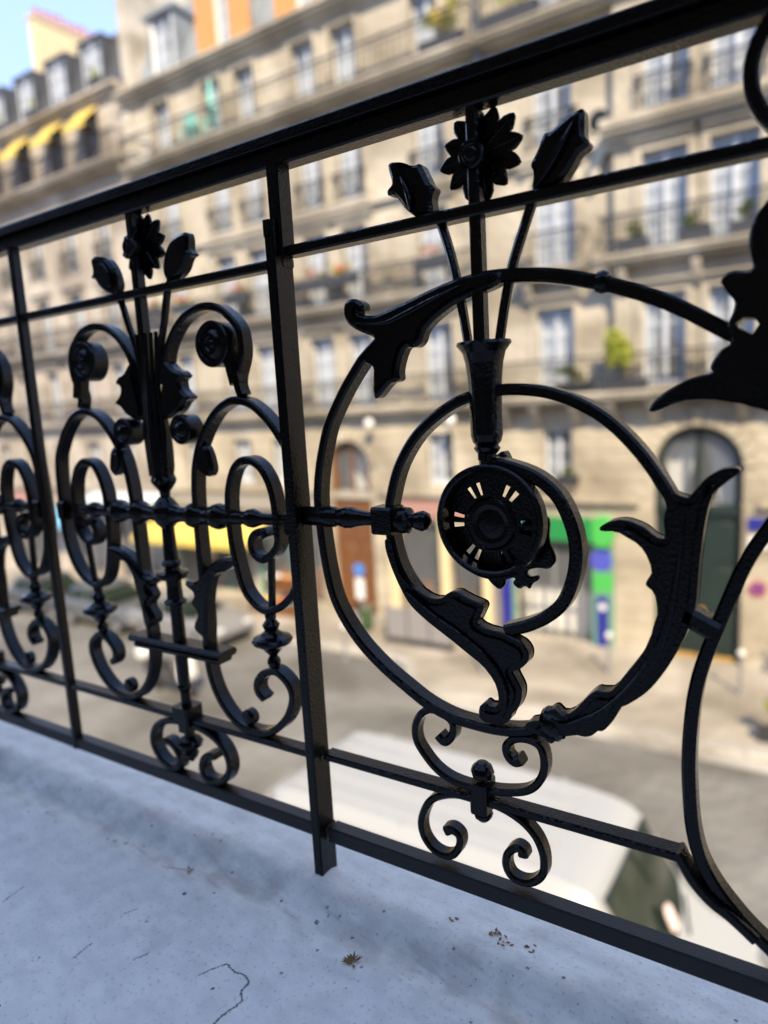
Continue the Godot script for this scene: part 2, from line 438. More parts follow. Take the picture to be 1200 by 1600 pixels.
func wide_half(parent: Node3D, flip: bool) -> void:
	var iron: Material = M.iron
	var fx := func(x: float) -> float: return 2.0 * WAX - x if flip else x
	var sx := -1.0 if flip else 1.0
	var P := func(k: String) -> PackedVector2Array: return pts(WIDE[k], flip, WAX)
	for q in [["outer_ring", 0.0115, -0.003, -0.0255], ["inner_ring", 0.0115, -0.0045, -0.0265], ["core_ring", 0.0135, -0.0055, -0.0275], ["upper_arc", 0.0135, -0.0065, -0.0225], ["long_arc", 0.0125, -0.0075, -0.0275], ["upper_c_scroll", 0.0088, -0.0035, -0.0215], ["lower_c_scroll", 0.0088, -0.004, -0.022]]:
		var p := smooth(P.call(q[0]), 6)
		var b := MB.new()
		var ww := widths(p.size(), q[1])
		if q[0].ends_with("c_scroll"):
			for i in p.size():
				var e := minf(i, p.size() - 1 - i) / 10.0
				ww[i] = q[1] * (1.0 + 0.35 * exp(-e * e))
		b.strip(p, ww, q[2], q[3], 0.0024)
		var called: String = {"outer_ring": "outer_spiral", "inner_ring": "inner_spiral", "core_ring": "core_spiral"}.get(q[0], q[0])
		part(called, b, iron, parent)
	var bend := smooth(P.call("rail_bend"), 4)
	part("rail_bend", bar(bend, 0.0105, -0.0015, -0.0225), iron, parent)
	part("acanthus_leaf", leaf(rounded(P.call("acanthus"), 2), 0.002, -0.0215, 0.004), iron, parent)
	part("acanthus_rib", rib(WIDE.acanthus_rib, flip, WAX, 0.006, 0.0055), iron, parent)
	part("acanthus_limb", leaf(rounded(P.call("limb"), 2), 0.003, -0.0225, 0.004), iron, parent)
	part("limb_rib", rib(WIDE.limb_rib, flip, WAX, 0.007, 0.0065), iron, parent)
	part("limb_collar", turned(Vector3(fx.call(-0.238), 0.283, -0.011), Vector3(0.55 * sx, 0.83, 0).rotated(Vector3.BACK, sx * -1.1), [[-13, 13], [-9, 17], [0, 19], [9, 17], [13, 13]], 16, 0.8), iron, parent)
	part("crest_leaf", leaf(rounded(P.call("crest_leaf"), 2), 0.001, -0.0225, 0.0035), iron, parent)
	part("crest_rib", rib(WIDE.crest_rib, flip, WAX, 0.005, 0.0042), iron, parent)
	# the palmette's half ends on the panel's axis
	var pal := PackedVector2Array()
	for q in P.call("palmette"):
		pal.append(Vector2(maxf(q.x, WAX) if flip else minf(q.x, WAX), q.y))
	var hole: PackedVector2Array = P.call("palmette_hole")
	part("palmette", leaf(rounded(pal, 1), 0.0035, -0.0245, 0.002, hole), iron, parent)
	part("centre_bar", straight(fx.call(-0.3055), 0.56, fx.call(-0.3055), 0.9, 0.0125, -0.004, -0.0195), iron, parent)
	for k in ["left_stem", "right_stem"]:
		part("stem", bar(smooth(P.call(k), 5), 0.0085, -0.007, -0.0185, 0.003), iron, parent)
	for k in ["left_bud", "right_bud"]:
		part("bud", leaf(rounded(P.call(k), 2), -0.0015, -0.0265, 0.004), iron, parent)
	part("bud_rib", rib(WIDE.left_bud_rib, flip, WAX, 0.005, 0.001, -0.01), iron, parent)
	part("bud_rib", rib(WIDE.right_bud_rib, flip, WAX, 0.005, 0.001, -0.01), iron, parent)
	var fl := part("flower", flower(Vector2(fx.call(-0.3045), 0.8615), -0.021), iron, parent)
	fl.set_meta("label", "iron daisy with twelve pointed petals")
	part("flower_hub", turned(Vector3(fx.call(-0.3045), 0.8555, -0.006), Vector3.BACK, [[-4, 13.5], [6, 13.5], [8, 12], [8.2, 9], [6.8, 7.5], [8.6, 5], [9, 0.1]], 24), iron, parent)
	part("vase", turned(Vector3(fx.call(-0.3035), 0, -0.012), Vector3.UP, [[553, 9], [566, 9.8], [569, 12.6], [572, 14.4], [575, 12], [579, 15.4], [586, 17.3], [605, 17], [631, 17.5], [644, 18.2], [659, 20], [669, 22.6], [674, 26.5], [677, 29], [680, 28], [680.5, 12]], 24, 0.8), iron, parent)
	# rosette: a drum rim, a pierced disc behind it, a boss and ragged leaves
	var rc := Vector2(fx.call(-0.3015), 0.496)
	var rim := MB.new()
	var cp := circle(rc, 0.0565, 56)
	rim.strip(cp, widths(cp.size(), 0.007), -0.0008, -0.018, 0.002, false)
	var ros := part("rosette_rim", rim, iron, parent)
	ros.set_meta("label", "round rim of the pierced rosette")
	var dc := Vector2(fx.call(-0.306), 0.4905)
	part("pierced_disc", pierced_disc(dc, -0.021, 0.0615), iron, parent)
	part("rosette_boss", turned(Vector3(dc.x, dc.y, -0.024), Vector3.BACK, [[0, 30], [4, 28.5], [6, 26], [6.5, 21], [4.5, 16], [6.5, 10], [7.5, 0.1]], 28), iron, parent)
	part("rosette_leaf", slab(rounded(pts(ROSETTE_LEAF, flip, WAX), 1), -0.033, -0.04, 0.002), iron, parent)
	part("rosette_leaf", slab(rounded(pts(ROSETTE_TIP, flip, WAX), 1), -0.026, -0.042, 0.002), iron, parent)
	# spindle that holds the inner spiral off the post
	var sp := [[-548, 12], [-524, 12.6], [-515, 13], [-507, 12.4], [-502, 10.4], [-497, 12], [-490, 13.6], [-483, 13.2], [-474, 10.6], [-464, 9], [-447, 7.8], [-445.5, 12.4], [-440, 14.2], [-429, 15], [-418, 14.2], [-410, 15.6], [-403, 15], [-399, 9], [-396, 8], [-392, 10.5], [-385, 12], [-379, 9.6], [-375.5, 4], [-375, 0.1]]
	var spin := MB.new()
	var pr := []
	for q in sp:
		pr.append([q[0] * 0.001, q[1] * 0.001])
	spin.lathe(Vector3(0, 0.4915, -0.0125), Vector3.RIGHT, pr, 18)
	if flip:
		spin.xform(Transform3D(Basis(Vector3(-1, 0, 0), Vector3(0, 1, 0), Vector3(0, 0, 1)), Vector3(2.0 * WAX, 0, 0)))
	part("spindle", spin, iron, parent)
	part("spiral_clamp", bar(PackedVector2Array([Vector2(fx.call(-0.4445), 0.4915), Vector2(fx.call(-0.418), 0.4915)]), 0.032, 0.0035, -0.0275, 0.003), iron, parent)
	part("stub", bar(PackedVector2Array([Vector2(fx.call(-0.112), 0.418), Vector2(fx.call(-0.084), 0.404)]), 0.019, -0.001, -0.026, 0.004), iron, parent)
	# collar and nuts where the two C scrolls are clamped to the rail
	var cl := part("scroll_clamp", bar(PackedVector2Array([Vector2(fx.call(-0.3235), 0.161), Vector2(fx.call(-0.3235), 0.197)]), 0.0205, 0.0035, -0.0275, 0.003), iron, parent)
	part("nut", turned(Vector3(fx.call(-0.3225), 0, -0.011), Vector3.UP, [[200, 8], [202, 12], [208, 13.5], [214, 11.5], [219, 6], [220, 0.1]], 10), iron, parent)
	part("nut", turned(Vector3(fx.call(-0.3235), 0, -0.011), Vector3.UP, [[144, 0.1], [147, 5], [152, 10], [157, 11.5], [160, 8]], 10), iron, parent)
	cl.set_meta("label", "iron clamp round the crossing scrolls")
	part("knot", turned(Vector3(fx.call(-0.1841), 0.7212, -0.0145), Vector3(1.0, -0.16 * sx, 0), [[-6, 6], [-5, 9.5], [0, 11], [5, 9.5], [6, 6]], 14), iron, parent)

func narrow_panel(parent: Node3D, ax: float, called := "narrow_panel") -> Node3D:
	var iron: Material = M.iron
	var o := group_part(called, parent, Vector3(ax, 0, 0))
	for flip in [false, true]:
		var s := -1.0 if flip else 1.0
		var P := func(k: String) -> PackedVector2Array: return pts(NARROW[k], flip, 0.0)
		var dz := -0.0006 if flip else 0.0
		part("hook_scroll", bar(smooth(P.call("hook"), 5), 0.0102, -0.0045 + dz, -0.0255), iron, o)
		part("looped_scroll", bar(smooth(P.call("double_scroll"), 5), 0.0104, -0.003 + dz, -0.0255), iron, o)
		part("foot_scroll", bar(smooth(P.call("foot_scroll"), 5), 0.0105, -0.0035 + dz, -0.0255), iron, o)
		part("drop_leaf", leaf(rounded(P.call("drop_leaf"), 2), 0.001 + dz, -0.0195, 0.004), iron, o)
		part("leg_leaf", leaf(rounded(P.call("leg_leaf"), 2), 0.0025 + dz, -0.0235, 0.004), iron, o)
		part("wing_leaf", leaf(rounded(P.call("wing_leaf"), 2), 0.0005 + dz, -0.0255, 0.004), iron, o)
		part("bud", leaf(rounded(P.call("right_bud"), 2), -0.0015 + dz, -0.0245, 0.004), iron, o)
		part("stem", bar(smooth(P.call("right_stem"), 5), 0.0085, -0.006 + dz, -0.0175, 0.003), iron, o)
		part("coil", turned(Vector3(0.137 * s, 0.712, -0.008), Vector3.BACK, [[-16, 22], [-15, 29], [9, 29.5], [11, 28], [11, 22], [8, 20], [10, 17], [13, 14], [13, 9], [10.5, 7], [13.5, 4], [14, 0.1]], 26), iron, o)
		part("coil_neck", straight(0.168 * s, 0.66, 0.158 * s, 0.7, 0.018, 0.0015 + dz, -0.0205, 0.004), iron, o)
		part("volute", turned(Vector3(0.062 * s, 0.605, -0.008), Vector3.BACK, [[-16, 15], [-15, 20], [9, 20.5], [11, 19], [11, 14], [8.5, 12], [11, 9], [13, 5], [13.5, 0.1]], 22), iron, o)
		part("finial_rod", straight(0.1905 * s, 0.35, 0.1985 * s, 0.436, 0.0095, -0.006 + dz, -0.0165, 0.003), iron, o)
		part("finial", turned(Vector3(0.187 * s, 0, -0.0115), Vector3.UP, [[274, 4], [279, 5.5], [284, 8], [289, 9.4], [293, 8.6], [298, 5.4], [303, 9.5], [309, 14.5], [313, 21], [316, 26], [320, 28], [324, 25], [327, 17], [329, 14.5], [333, 9], [336, 10], [341, 12], [345, 9], [348, 6.5], [353, 7.5], [360, 6]], 22), iron, o)
		part("spindle", turned(Vector3(0, 0.4845, -0.012), Vector3.RIGHT * s, [[10, 12], [17, 14], [30, 11], [44, 11], [50, 15], [54, 17.5], [61, 18.5], [68, 14.5], [80, 11.5], [92, 13.5], [100, 17], [108, 18.5], [115, 16.5], [121, 11], [126, 10], [140, 9.5], [155, 9], [165, 12.5], [172, 13], [178, 11], [187, 8], [205, 7.5], [231, 6], [236, 6]], 18), iron, o)
		part("spindle_collar", bar(PackedVector2Array([Vector2(0.236 * s, 0.4825), Vector2(0.252 * s, 0.4825)]), 0.03, 0.0025 + dz, -0.0265, 0.003), iron, o)
		var foot := MB.new()
		foot.lathe(Vector3(0.132 * s, 0.1985, -0.0125), Vector3.BACK, [[-0.009, 0.0075], [-0.006, 0.0118], [0.004, 0.0118], [0.008, 0.0075], [0.0085, 0.0001]], 16)
		part("scroll_bud", foot, iron, o)
	part("centre_bar", straight(-0.0065, 0.56, -0.0065, 0.9, 0.0125, -0.0035, -0.0195), iron, o)
	part("flower", flower(Vector2(-0.003, 0.8595), -0.021), iron, o)
	part("flower_hub", turned(Vector3(-0.0055, 0.8555, -0.006), Vector3.BACK, [[-4, 12.5], [6, 12.5], [8, 11], [8.4, 0.1]], 22), iron, o)
	part("vase", turned(Vector3(0, 0, -0.0125), Vector3.UP, [[500, 8], [517, 10], [524, 17], [528, 20.5], [533, 23.5], [538, 22], [541, 20], [553, 22.5], [575, 23.5], [592, 23], [604, 21.5], [622, 19], [645, 15], [646, 1]], 22, 0.6), iron, o)
	for i in 5:
		var rd := MB.new()
		var k := i - 2.0
		rd.tube(PackedVector3Array([Vector3(k * 0.008, 0.54, -0.0005 - absf(k) * 0.003), Vector3(k * 0.0095, 0.6, 0.0 - absf(k) * 0.0035), Vector3(k * 0.008, 0.66, -0.003 - absf(k) * 0.002), Vector3(k * 0.0105, 0.74, -0.009)]), PackedFloat32Array([0.0045, 0.005, 0.0042, 0.003]), 8)
		part("reed", rd, iron, o)
	part("knob", turned(Vector3(0, 0, -0.0115), Vector3.UP, [[464, 9], [470, 14.5], [478, 19], [487, 20.5], [496, 19], [503, 14], [509, 9]], 22), iron, o)
	part("baluster", turned(Vector3(0, 0, -0.0115), Vector3.UP, [[176, 7.6], [213, 8], [217, 10.6], [221, 10.6], [225, 8.4], [268, 9.4], [300, 10], [328, 9.6], [347, 10.2], [350, 16], [354, 16.8], [358, 12], [376, 11], [386, 11.2], [389, 22], [393, 23.6], [398, 23.5], [401, 12], [405, 10.2], [409, 14], [413, 14.8], [417, 11], [442, 9.6], [467, 9.2]], 20), iron, o)
	part("shelf_plate", straight(-0.1, 0.287, 0.1, 0.287, 0.011, 0.006, -0.029, 0.004), iron, o)
	part("shelf_moulding", straight(-0.092, 0.277, 0.092, 0.277, 0.0095, 0.002, -0.026, 0.003), iron, o)
	part("rail_clamp", straight(0, 0.164, 0, 0.1905, 0.034, 0.005, -0.029, 0.003), iron, o)
	part("clamp_foot", straight(0, 0.15, 0, 0.166, 0.023, 0.0015, -0.025, 0.003), iron, o)
	part("pendant", turned(Vector3(0, 0, -0.0115), Vector3.UP, [[97, 0.1], [101, 4], [108, 10], [113, 11.5], [117, 9], [120, 11], [125, 18], [131, 19.5], [137, 16], [142, 8.5], [151, 7]], 20), iron, o)
	return o

func railing() -> void:
	var iron: Material = M.iron
	var r := thing("balcony_railing", "black glossy wrought iron balcony railing with scrolls, leaves and flowers on white ledge", "railing", Vector3(0, LEDGE_Y, RZ))
	var xl := -1.95; var xr := 1.25
	var xr_post := 2.0 * WAX + 0.547
	# handrail: a flat bar under a moulded cap
	part("handrail_bar", straight(xl, 0.9095, xr, 0.9095, 0.0195, -0.001, -0.0245, 0.002), iron, r)
	var cap := MB.new()
	var sec := [[0.0025, 0.9193], [0.0065, 0.9197], [0.0072, 0.9205], [0.0072, 0.9305], [0.0062, 0.9322], [0.002, 0.933], [-0.027, 0.933], [-0.0312, 0.9322], [-0.0322, 0.9305], [-0.0322, 0.9205], [-0.0315, 0.9197], [-0.0275, 0.9193]]
	for i in sec.size():
		var a = sec[i]; var b2 = sec[(i + 1) % sec.size()]
		var nn := Vector3(0, b2[0] - a[0], -(b2[1] - a[1])).normalized() * -1.0
		cap.face(Vector3(xl, a[1], a[0]), Vector3(xr, a[1], a[0]), Vector3(xr, b2[1], b2[0]), Vector3(xl, b2[1], b2[0]), nn)
	part("handrail_cap", cap, iron, r)
	part("upper_rail", straight(xl, 0.7945, -0.55, 0.7945, 0.0115, -0.002, -0.0215), iron, r)
	part("upper_rail", straight(-0.545, 0.8055, 2.0 * WAX + 0.545, 0.8055, 0.0118, -0.002, -0.0225), iron, r)
	part("upper_rail", straight(2.0 * WAX + 0.55, 0.7945, xr, 0.7945, 0.0115, -0.002, -0.0215), iron, r)
	part("lower_rail", straight(xl, 0.1708, -0.55, 0.1708, 0.0095, -0.002, -0.0235), iron, r)
	part("lower_rail", straight(-0.545, 0.1745, -0.112, 0.1745, 0.0095, -0.002, -0.0235), iron, r)
	part("lower_rail", straight(2.0 * WAX + 0.112, 0.1745, 2.0 * WAX + 0.545, 0.1745, 0.0095, -0.002, -0.0235), iron, r)
	part("bottom_rail", straight(xl, 0.0645, -0.55, 0.0645, 0.0205, -0.0012, -0.0225), M.dusty_iron, r)
	part("bottom_rail", straight(-0.545, 0.0645, 2.0 * WAX + 0.545, 0.0645, 0.0215, -0.0005, -0.0225), M.dusty_iron, r)
	part("bottom_rail", straight(2.0 * WAX + 0.55, 0.0645, xr, 0.0645, 0.0205, -0.0012, -0.0225), iron, r)
	for s in [1.0, -1.0]:
		var x := func(v: float) -> float: return v if s > 0 else 2.0 * WAX - v
		var mp := group_part("main_post", r)
		part("post_bar", straight(x.call(-0.5532), 0.8, x.call(-0.5532), 0.9, 0.0175, 0.004, -0.0205), iron, mp)
		part("post_facing", straight(x.call(-0.5583), -0.03, x.call(-0.5583), 0.826, 0.0145, 0.0115, -0.0225), iron, mp)
		part("post_knob", straight(x.call(-0.5592), 0.8225, x.call(-0.5592), 0.84, 0.0168, 0.0135, -0.0205, 0.0045), iron, mp)
	part("thin_post", straight(-1.109, 0.055, -1.109, 0.9, 0.0125, 0.0005, -0.0155), iron, r)
	part("thin_post", straight(-1.664, 0.055, -1.664, 0.9, 0.0125, 0.0005, -0.0155), iron, r)
	part("thin_post", straight(2.0 * WAX + 1.109, 0.055, 2.0 * WAX + 1.109, 0.9, 0.0125, 0.0005, -0.0155), iron, r)
	var wp := group_part("wide_panel", r)
	for flip in [false, true]:
		wide_half(wp, flip)
	var ring := MB.new()
	var c := circle(Vector2(WAX, 0.8593), 0.0555, 44)
	ring.strip(c, widths(c.size(), 0.0115), -0.002, -0.0215, 0.0022, false)
	part("crown_ring", ring, iron, wp)
	var np := narrow_panel(r, -0.8138)
	for a in [-1.372, 2.0 * WAX + 0.8138]:
		var d: Node3D = np.duplicate()
		r.add_child(d, true)
		d.position = Vector3(a, 0, 0)

# ---------------------------------------------------------------- houses
func wall_mesh(x0: float, x1: float, y0: float, y1: float, z: float, depth: float, ops: Array) -> MB:
	var b := MB.new()
	var xs := [x0, x1]; var ys := [y0, y1]
	for o in ops:
		xs.append_array([o[0], o[0] + o[2]]); ys.append_array([o[1], o[1] + o[3]])
	xs.sort(); ys.sort()
	for i in xs.size() - 1:
		if xs[i + 1] - xs[i] < 0.001:
			continue
		for j in ys.size() - 1:
			if ys[j + 1] - ys[j] < 0.001:
				continue
			var cx: float = (xs[i] + xs[i + 1]) / 2; var cy: float = (ys[j] + ys[j + 1]) / 2
			var open := false
			for o in ops:
				if cx > o[0] and cx < o[0] + o[2] and cy > o[1] and cy < o[1] + o[3]:
					open = true
			if not open:
				b.face(Vector3(xs[i], ys[j], z), Vector3(xs[i + 1], ys[j], z), Vector3(xs[i + 1], ys[j + 1], z), Vector3(xs[i], ys[j + 1], z), Vector3.BACK)
	for o in ops:
		var ax: float = o[0]; var bx: float = o[0] + o[2]; var ay: float = o[1]; var by: float = o[1] + o[3]
		var zb := z - depth
		var arch: bool = o.size() > 4 and o[4]
		var top: float = by - o[2] / 2 if arch else by
		b.face(Vector3(ax, ay, z), Vector3(ax, top, z), Vector3(ax, top, zb), Vector3(ax, ay, zb), Vector3.RIGHT)
		b.face(Vector3(bx, ay, z), Vector3(bx, top, z), Vector3(bx, top, zb), Vector3(bx, ay, zb), Vector3.LEFT)
		b.face(Vector3(ax, ay, z), Vector3(bx, ay, z), Vector3(bx, ay, zb), Vector3(ax, ay, zb), Vector3.UP)
		if arch:
			var r: float = o[2] / 2
			var c := Vector2((ax + bx) / 2, top)
			for k in 18:
				var a0 := PI * k / 18; var a1 := PI * (k + 1) / 18
				var p0 := c + Vector2(cos(a0), sin(a0)) * r; var p1 := c + Vector2(cos(a1), sin(a1)) * r
				b.face(Vector3(p0.x, p0.y, z), Vector3(p1.x, p1.y, z), Vector3(p1.x, by, z), Vector3(p0.x, by, z), Vector3.BACK)
				b.face(Vector3(p0.x, p0.y, z), Vector3(p1.x, p1.y, z), Vector3(p1.x, p1.y, zb), Vector3(p0.x, p0.y, zb), Vector3(c.x - (p0.x + p1.x) / 2, c.y - (p0.y + p1.y) / 2, 0).normalized())
		else:
			b.face(Vector3(ax, by, z), Vector3(bx, by, z), Vector3(bx, by, zb), Vector3(ax, by, zb), Vector3.DOWN)
	return b

var windows := {}
# a French window, base at the middle of its sill: frame, two panes, curtains (0 parted, 1 drawn, 2 none, 3 one side open)
func window(parent: Node3D, at: Vector3, w: float, h: float, kind: int, wood: String = "frame_paint") -> void:
	var key := "%.2f %.2f %d %s" % [w, h, kind, wood]
	if not windows.has(key):
		var o := Node3D.new()
		o.name = "window"
		var f := MB.new()
		var t := 0.07
		f.box(Vector3(-w / 2, 0, -0.05), Vector3(-w / 2 + t, h, 0)); f.box(Vector3(w / 2 - t, 0, -0.05), Vector3(w / 2, h, 0))
		f.box(Vector3(-w / 2 + t, 0, -0.05), Vector3(w / 2 - t, 0.14, -0.002)); f.box(Vector3(-w / 2 + t, h - t, -0.05), Vector3(w / 2 - t, h, -0.002))
		f.box(Vector3(-0.055, 0.14, -0.04), Vector3(0.055, h - t, 0.012))
		for k in [0.36, 0.68]:
			f.box(Vector3(-w / 2 + t, h * k - 0.018, -0.035), Vector3(-0.055, h * k + 0.018, -0.008)); f.box(Vector3(0.055, h * k - 0.018, -0.035), Vector3(w / 2 - t, h * k + 0.018, -0.008))
		part("frame", f, M[wood], o)
		for s in [-1, 1]:
			var g := MB.new()
			var a := -w / 2 + t if s < 0 else 0.055
			var c := -0.055 if s < 0 else w / 2 - t
			g.face(Vector3(a, 0.14, -0.025), Vector3(c, 0.14, -0.025), Vector3(c, h - t, -0.025), Vector3(a, h - t, -0.025), Vector3.BACK)
			part("pane", g, M.glass, o)
			if kind != 2:
				var cu := MB.new()
				var open: bool = kind == 0 or (kind == 3 and s > 0)
				var span := (w / 2 - 0.03) * (0.55 if open else 1.0)
				var n := 14
				for i in n:
					var u0 := float(i) / n; var u1 := float(i + 1) / n
					var xa: float = s * (w / 2 - 0.02 - span * u0); var xb: float = s * (w / 2 - 0.02 - span * u1)
					var za := -0.16 + 0.025 * sin(u0 * 22.0); var zb := -0.16 + 0.025 * sin(u1 * 22.0)
					var low: float = 0.05
					cu.face(Vector3(xa, low, za), Vector3(xb, low, zb), Vector3(xb, h - 0.04, zb), Vector3(xa, h - 0.04, za), Vector3(-(zb - za), 0, (xb - xa)).normalized() * (1.0 if xb > xa else -1.0))
				part("curtain", cu, M.curtain, o)
		windows[key] = o
	var d: Node3D = windows[key].duplicate()
	parent.add_child(d, true)
	d.position = at

# mouldings round a window, as one stone frame with a small cornice over it
func surround(parent: Node3D, x: float, y: float, w: float, h: float, z: float, m: Material, hood := true) -> void:
	var b := MB.new()
	b.box(Vector3(x - w / 2 - 0.17, y, z), Vector3(x - w / 2 - 0.002, y + h + 0.16, z + 0.06))
	b.box(Vector3(x + w / 2 + 0.002, y, z), Vector3(x + w / 2 + 0.17, y + h + 0.16, z + 0.06))
	b.box(Vector3(x - w / 2 - 0.002, y + h + 0.002, z), Vector3(x + w / 2 + 0.002, y + h + 0.16, z + 0.058))
	part("window_surround", b, m, parent)
	if hood:
		var c := boxes([[Vector3(x - w / 2 - 0.24, y + h + 0.162, z), Vector3(x + w / 2 + 0.24, y + h + 0.24, z + 0.13)], [Vector3(x - w / 2 - 0.29, y + h + 0.241, z), Vector3(x + w / 2 + 0.29, y + h + 0.3, z + 0.2)]])
		part("window_hood", c, m, parent)

func moulding(parent: Node3D, x0: float, x1: float, y: float, z: float, steps: Array, m: Material, called := "cornice") -> void:
	var b := MB.new()
	var yy := y
	for s in steps:
		b.box(Vector3(x0, yy + 0.001, z - 0.05), Vector3(x1, yy + s[0], z + s[1])); yy += s[0]
	part(called, b, m, parent)

# an openwork iron guard: rails, bars and rings between them
func guard(parent: Node3D, x0: float, x1: float, y: float, h: float, z: float, called := "guard_rail", dense := true) -> void:
	var b := MB.new()
	b.box(Vector3(x0, y + h - 0.045, z - 0.03), Vector3(x1, y + h, z + 0.03))
	b.box(Vector3(x0, y + 0.08, z - 0.014), Vector3(x1, y + 0.105, z + 0.014))
	b.box(Vector3(x0, y + h - 0.2, z - 0.013), Vector3(x1, y + h - 0.18, z + 0.013))
	var n := maxi(2, int((x1 - x0) / (0.13 if dense else 0.2)))
	for i in n + 1:
		var x := lerpf(x0 + 0.01, x1 - 0.01, float(i) / n)
		b.box(Vector3(x - 0.0065, y, z - 0.0065), Vector3(x + 0.0065, y + h - 0.045, z + 0.0065))
		if dense and i < n:
			var xm := x + (x1 - x0) / n / 2
			for yy in [y + 0.3, y + 0.58]:
				var c := circle(Vector2(xm, yy), 0.055, 8)
				b.strip(c, widths(c.size(), 0.011), z + 0.007, z - 0.007, 0.003, false)
			var d := circle(Vector2(xm, y + h - 0.11), 0.04, 8)
			b.strip(d, widths(d.size(), 0.01), z + 0.006, z - 0.006, 0.003, false)
	part(called, b, M.far_iron, parent)

func balcony(parent: Node3D, x0: float, x1: float, y: float, z: float, reach: float, m: Material, brackets: Array, dense := true, rail_h := 0.92) -> void:
	var o := group_part("balcony", parent)
	var s := boxes([[Vector3(x0, y - 0.08, z - 0.05), Vector3(x1, y, z + reach)], [Vector3(x0 + 0.03, y - 0.17, z - 0.05), Vector3(x1 - 0.03, y - 0.081, z + reach - 0.05)], [Vector3(x0 + 0.1, y - 0.27, z - 0.05), Vector3(x1 - 0.1, y - 0.171, z + reach - 0.2)]])
	part("slab", s, m, o)
	for bx in brackets:
		var b := MB.new()
		var p := PackedVector2Array([Vector2(0, 0), Vector2(reach - 0.22, 0), Vector2(reach - 0.2, -0.12), Vector2(reach * 0.5, -0.2), Vector2(reach * 0.38, -0.42), Vector2(0.14, -0.5), Vector2(0.1, -0.62), Vector2(0, -0.64)])
		b.plate(p, 0.11, -0.11, 0.02)
		b.xform(Transform3D(Basis(Vector3(0, 0, 1), Vector3(0, 1, 0), Vector3(-1, 0, 0)), Vector3(bx, y - 0.272, z)))
		part("bracket", b, m, o)
	guard(o, x0 + 0.05, x1 - 0.05, y, rail_h, z + reach - 0.08, "guard_rail", dense)
	for e in [x0 + 0.05, x1 - 0.05]:
		part("guard_return", boxes([[Vector3(e - 0.02, y + rail_h - 0.04, z), Vector3(e + 0.02, y + rail_h - 0.002, z + reach - 0.112)], [Vector3(e - 0.01, y, z + 0.3), Vector3(e + 0.01, y + rail_h - 0.042, z + 0.32)]]), M.far_iron, o)

func shell(parent: Node3D, x0: float, x1: float, y1: float, z: float) -> void:
	# rooms behind the facade: a back wall, floors, side walls and the roof deck, so that windows look into dark rooms
	part("room_back", one_box(Vector3(x0 + 0.1, 0, z - 3.2), Vector3(x1 - 0.1, y1 - 0.15, z - 3.0)), M.room, parent)
	part("side_wall", one_box(Vector3(x0, 0, z - 9.0), Vector3(x0 + 0.2, y1, z - 0.002)), M.stone, parent)
	part("side_wall", one_box(Vector3(x1 - 0.2, 0, z - 9.0), Vector3(x1, y1, z - 0.002)), M.stone, parent)
	part("roof_deck", one_box(Vector3(x0 + 0.21, y1 - 0.1, z - 9.0), Vector3(x1 - 0.21, y1 - 0.005, z - 0.3)), M.zinc, parent)
	for y in [4.15, 6.9, 10.2, 13.2, 16.4]:
		if y < y1 - 1.0:
			part("floor_slab", one_box(Vector3(x0 + 0.21, y - 0.15, z - 2.99), Vector3(x1 - 0.21, y, z - 0.36)), M.room, parent)

func courses(parent: Node3D, x0: float, x1: float, y0: float, y1: float, z: float, ops: Array, m: Material, tall := 0.42) -> void:
	# rusticated ground storeys: every stone course stands proud, with a recessed joint above it, and stops at the openings
	var y := y0
	while y + 0.1 < y1:
		var top := minf(y + tall - 0.022, y1)
		var cuts := []
		for o in ops:
			var oa: float = o[0] - 0.03; var ob: float = o[0] + o[2] + 0.03
			if o.size() > 4 and o[4] and top > o[1] + o[3] - o[2] / 2:
				# round an arch the stones follow the curve
				var cy: float = o[1] + o[3] - o[2] / 2
				var dy: float = maxf(0.0, y - cy)
				var r: float = o[2] / 2 + 0.28
				if dy >= r:
					continue
				var hw := sqrt(r * r - dy * dy)
				oa = o[0] + o[2] / 2 - hw; ob = o[0] + o[2] / 2 + hw
			elif y > o[1] + o[3] + 0.02 or top < o[1] - 0.02:
				continue
			cuts.append([oa, ob])
		cuts.sort_custom(func(p, q): return p[0] < q[0])
		var x := x0
		for c in cuts + [[x1, x1]]:
			if c[0] - x > 0.12:
				var b := MB.new()
				b.strip(PackedVector2Array([Vector2(x, (y + top) / 2), Vector2(c[0], (y + top) / 2)]), PackedFloat32Array([top - y, top - y]), z + 0.024, z - 0.01, 0.012)
				part("stone_course", b, m, parent)
			x = maxf(x, c[1])
		y += tall

func arch_stones(parent: Node3D, cx: float, cy: float, r: float, z: float, m: Material, n := 13) -> void:
	for k in n:
		var a0 := PI * k / n + 0.012; var a1 := PI * (k + 1) / n - 0.012
		var o := PackedVector2Array()
		for s in 4:
			var a := lerpf(a0, a1, s / 3.0)
			o.append(Vector2(cx + cos(a) * (r + 0.02), cy + sin(a) * (r + 0.02)))
		var big := 0.46 if k == n / 2 else 0.3
		for s in 4:
			var a := lerpf(a1, a0, s / 3.0)
			o.append(Vector2(cx + cos(a) * (r + big), cy + sin(a) * (r + big)))
		var b := MB.new()
		b.plate(o, z + (0.13 if k == n / 2 else 0.07), z - 0.01, 0.015)
		part("arch_stone", b, m, parent)

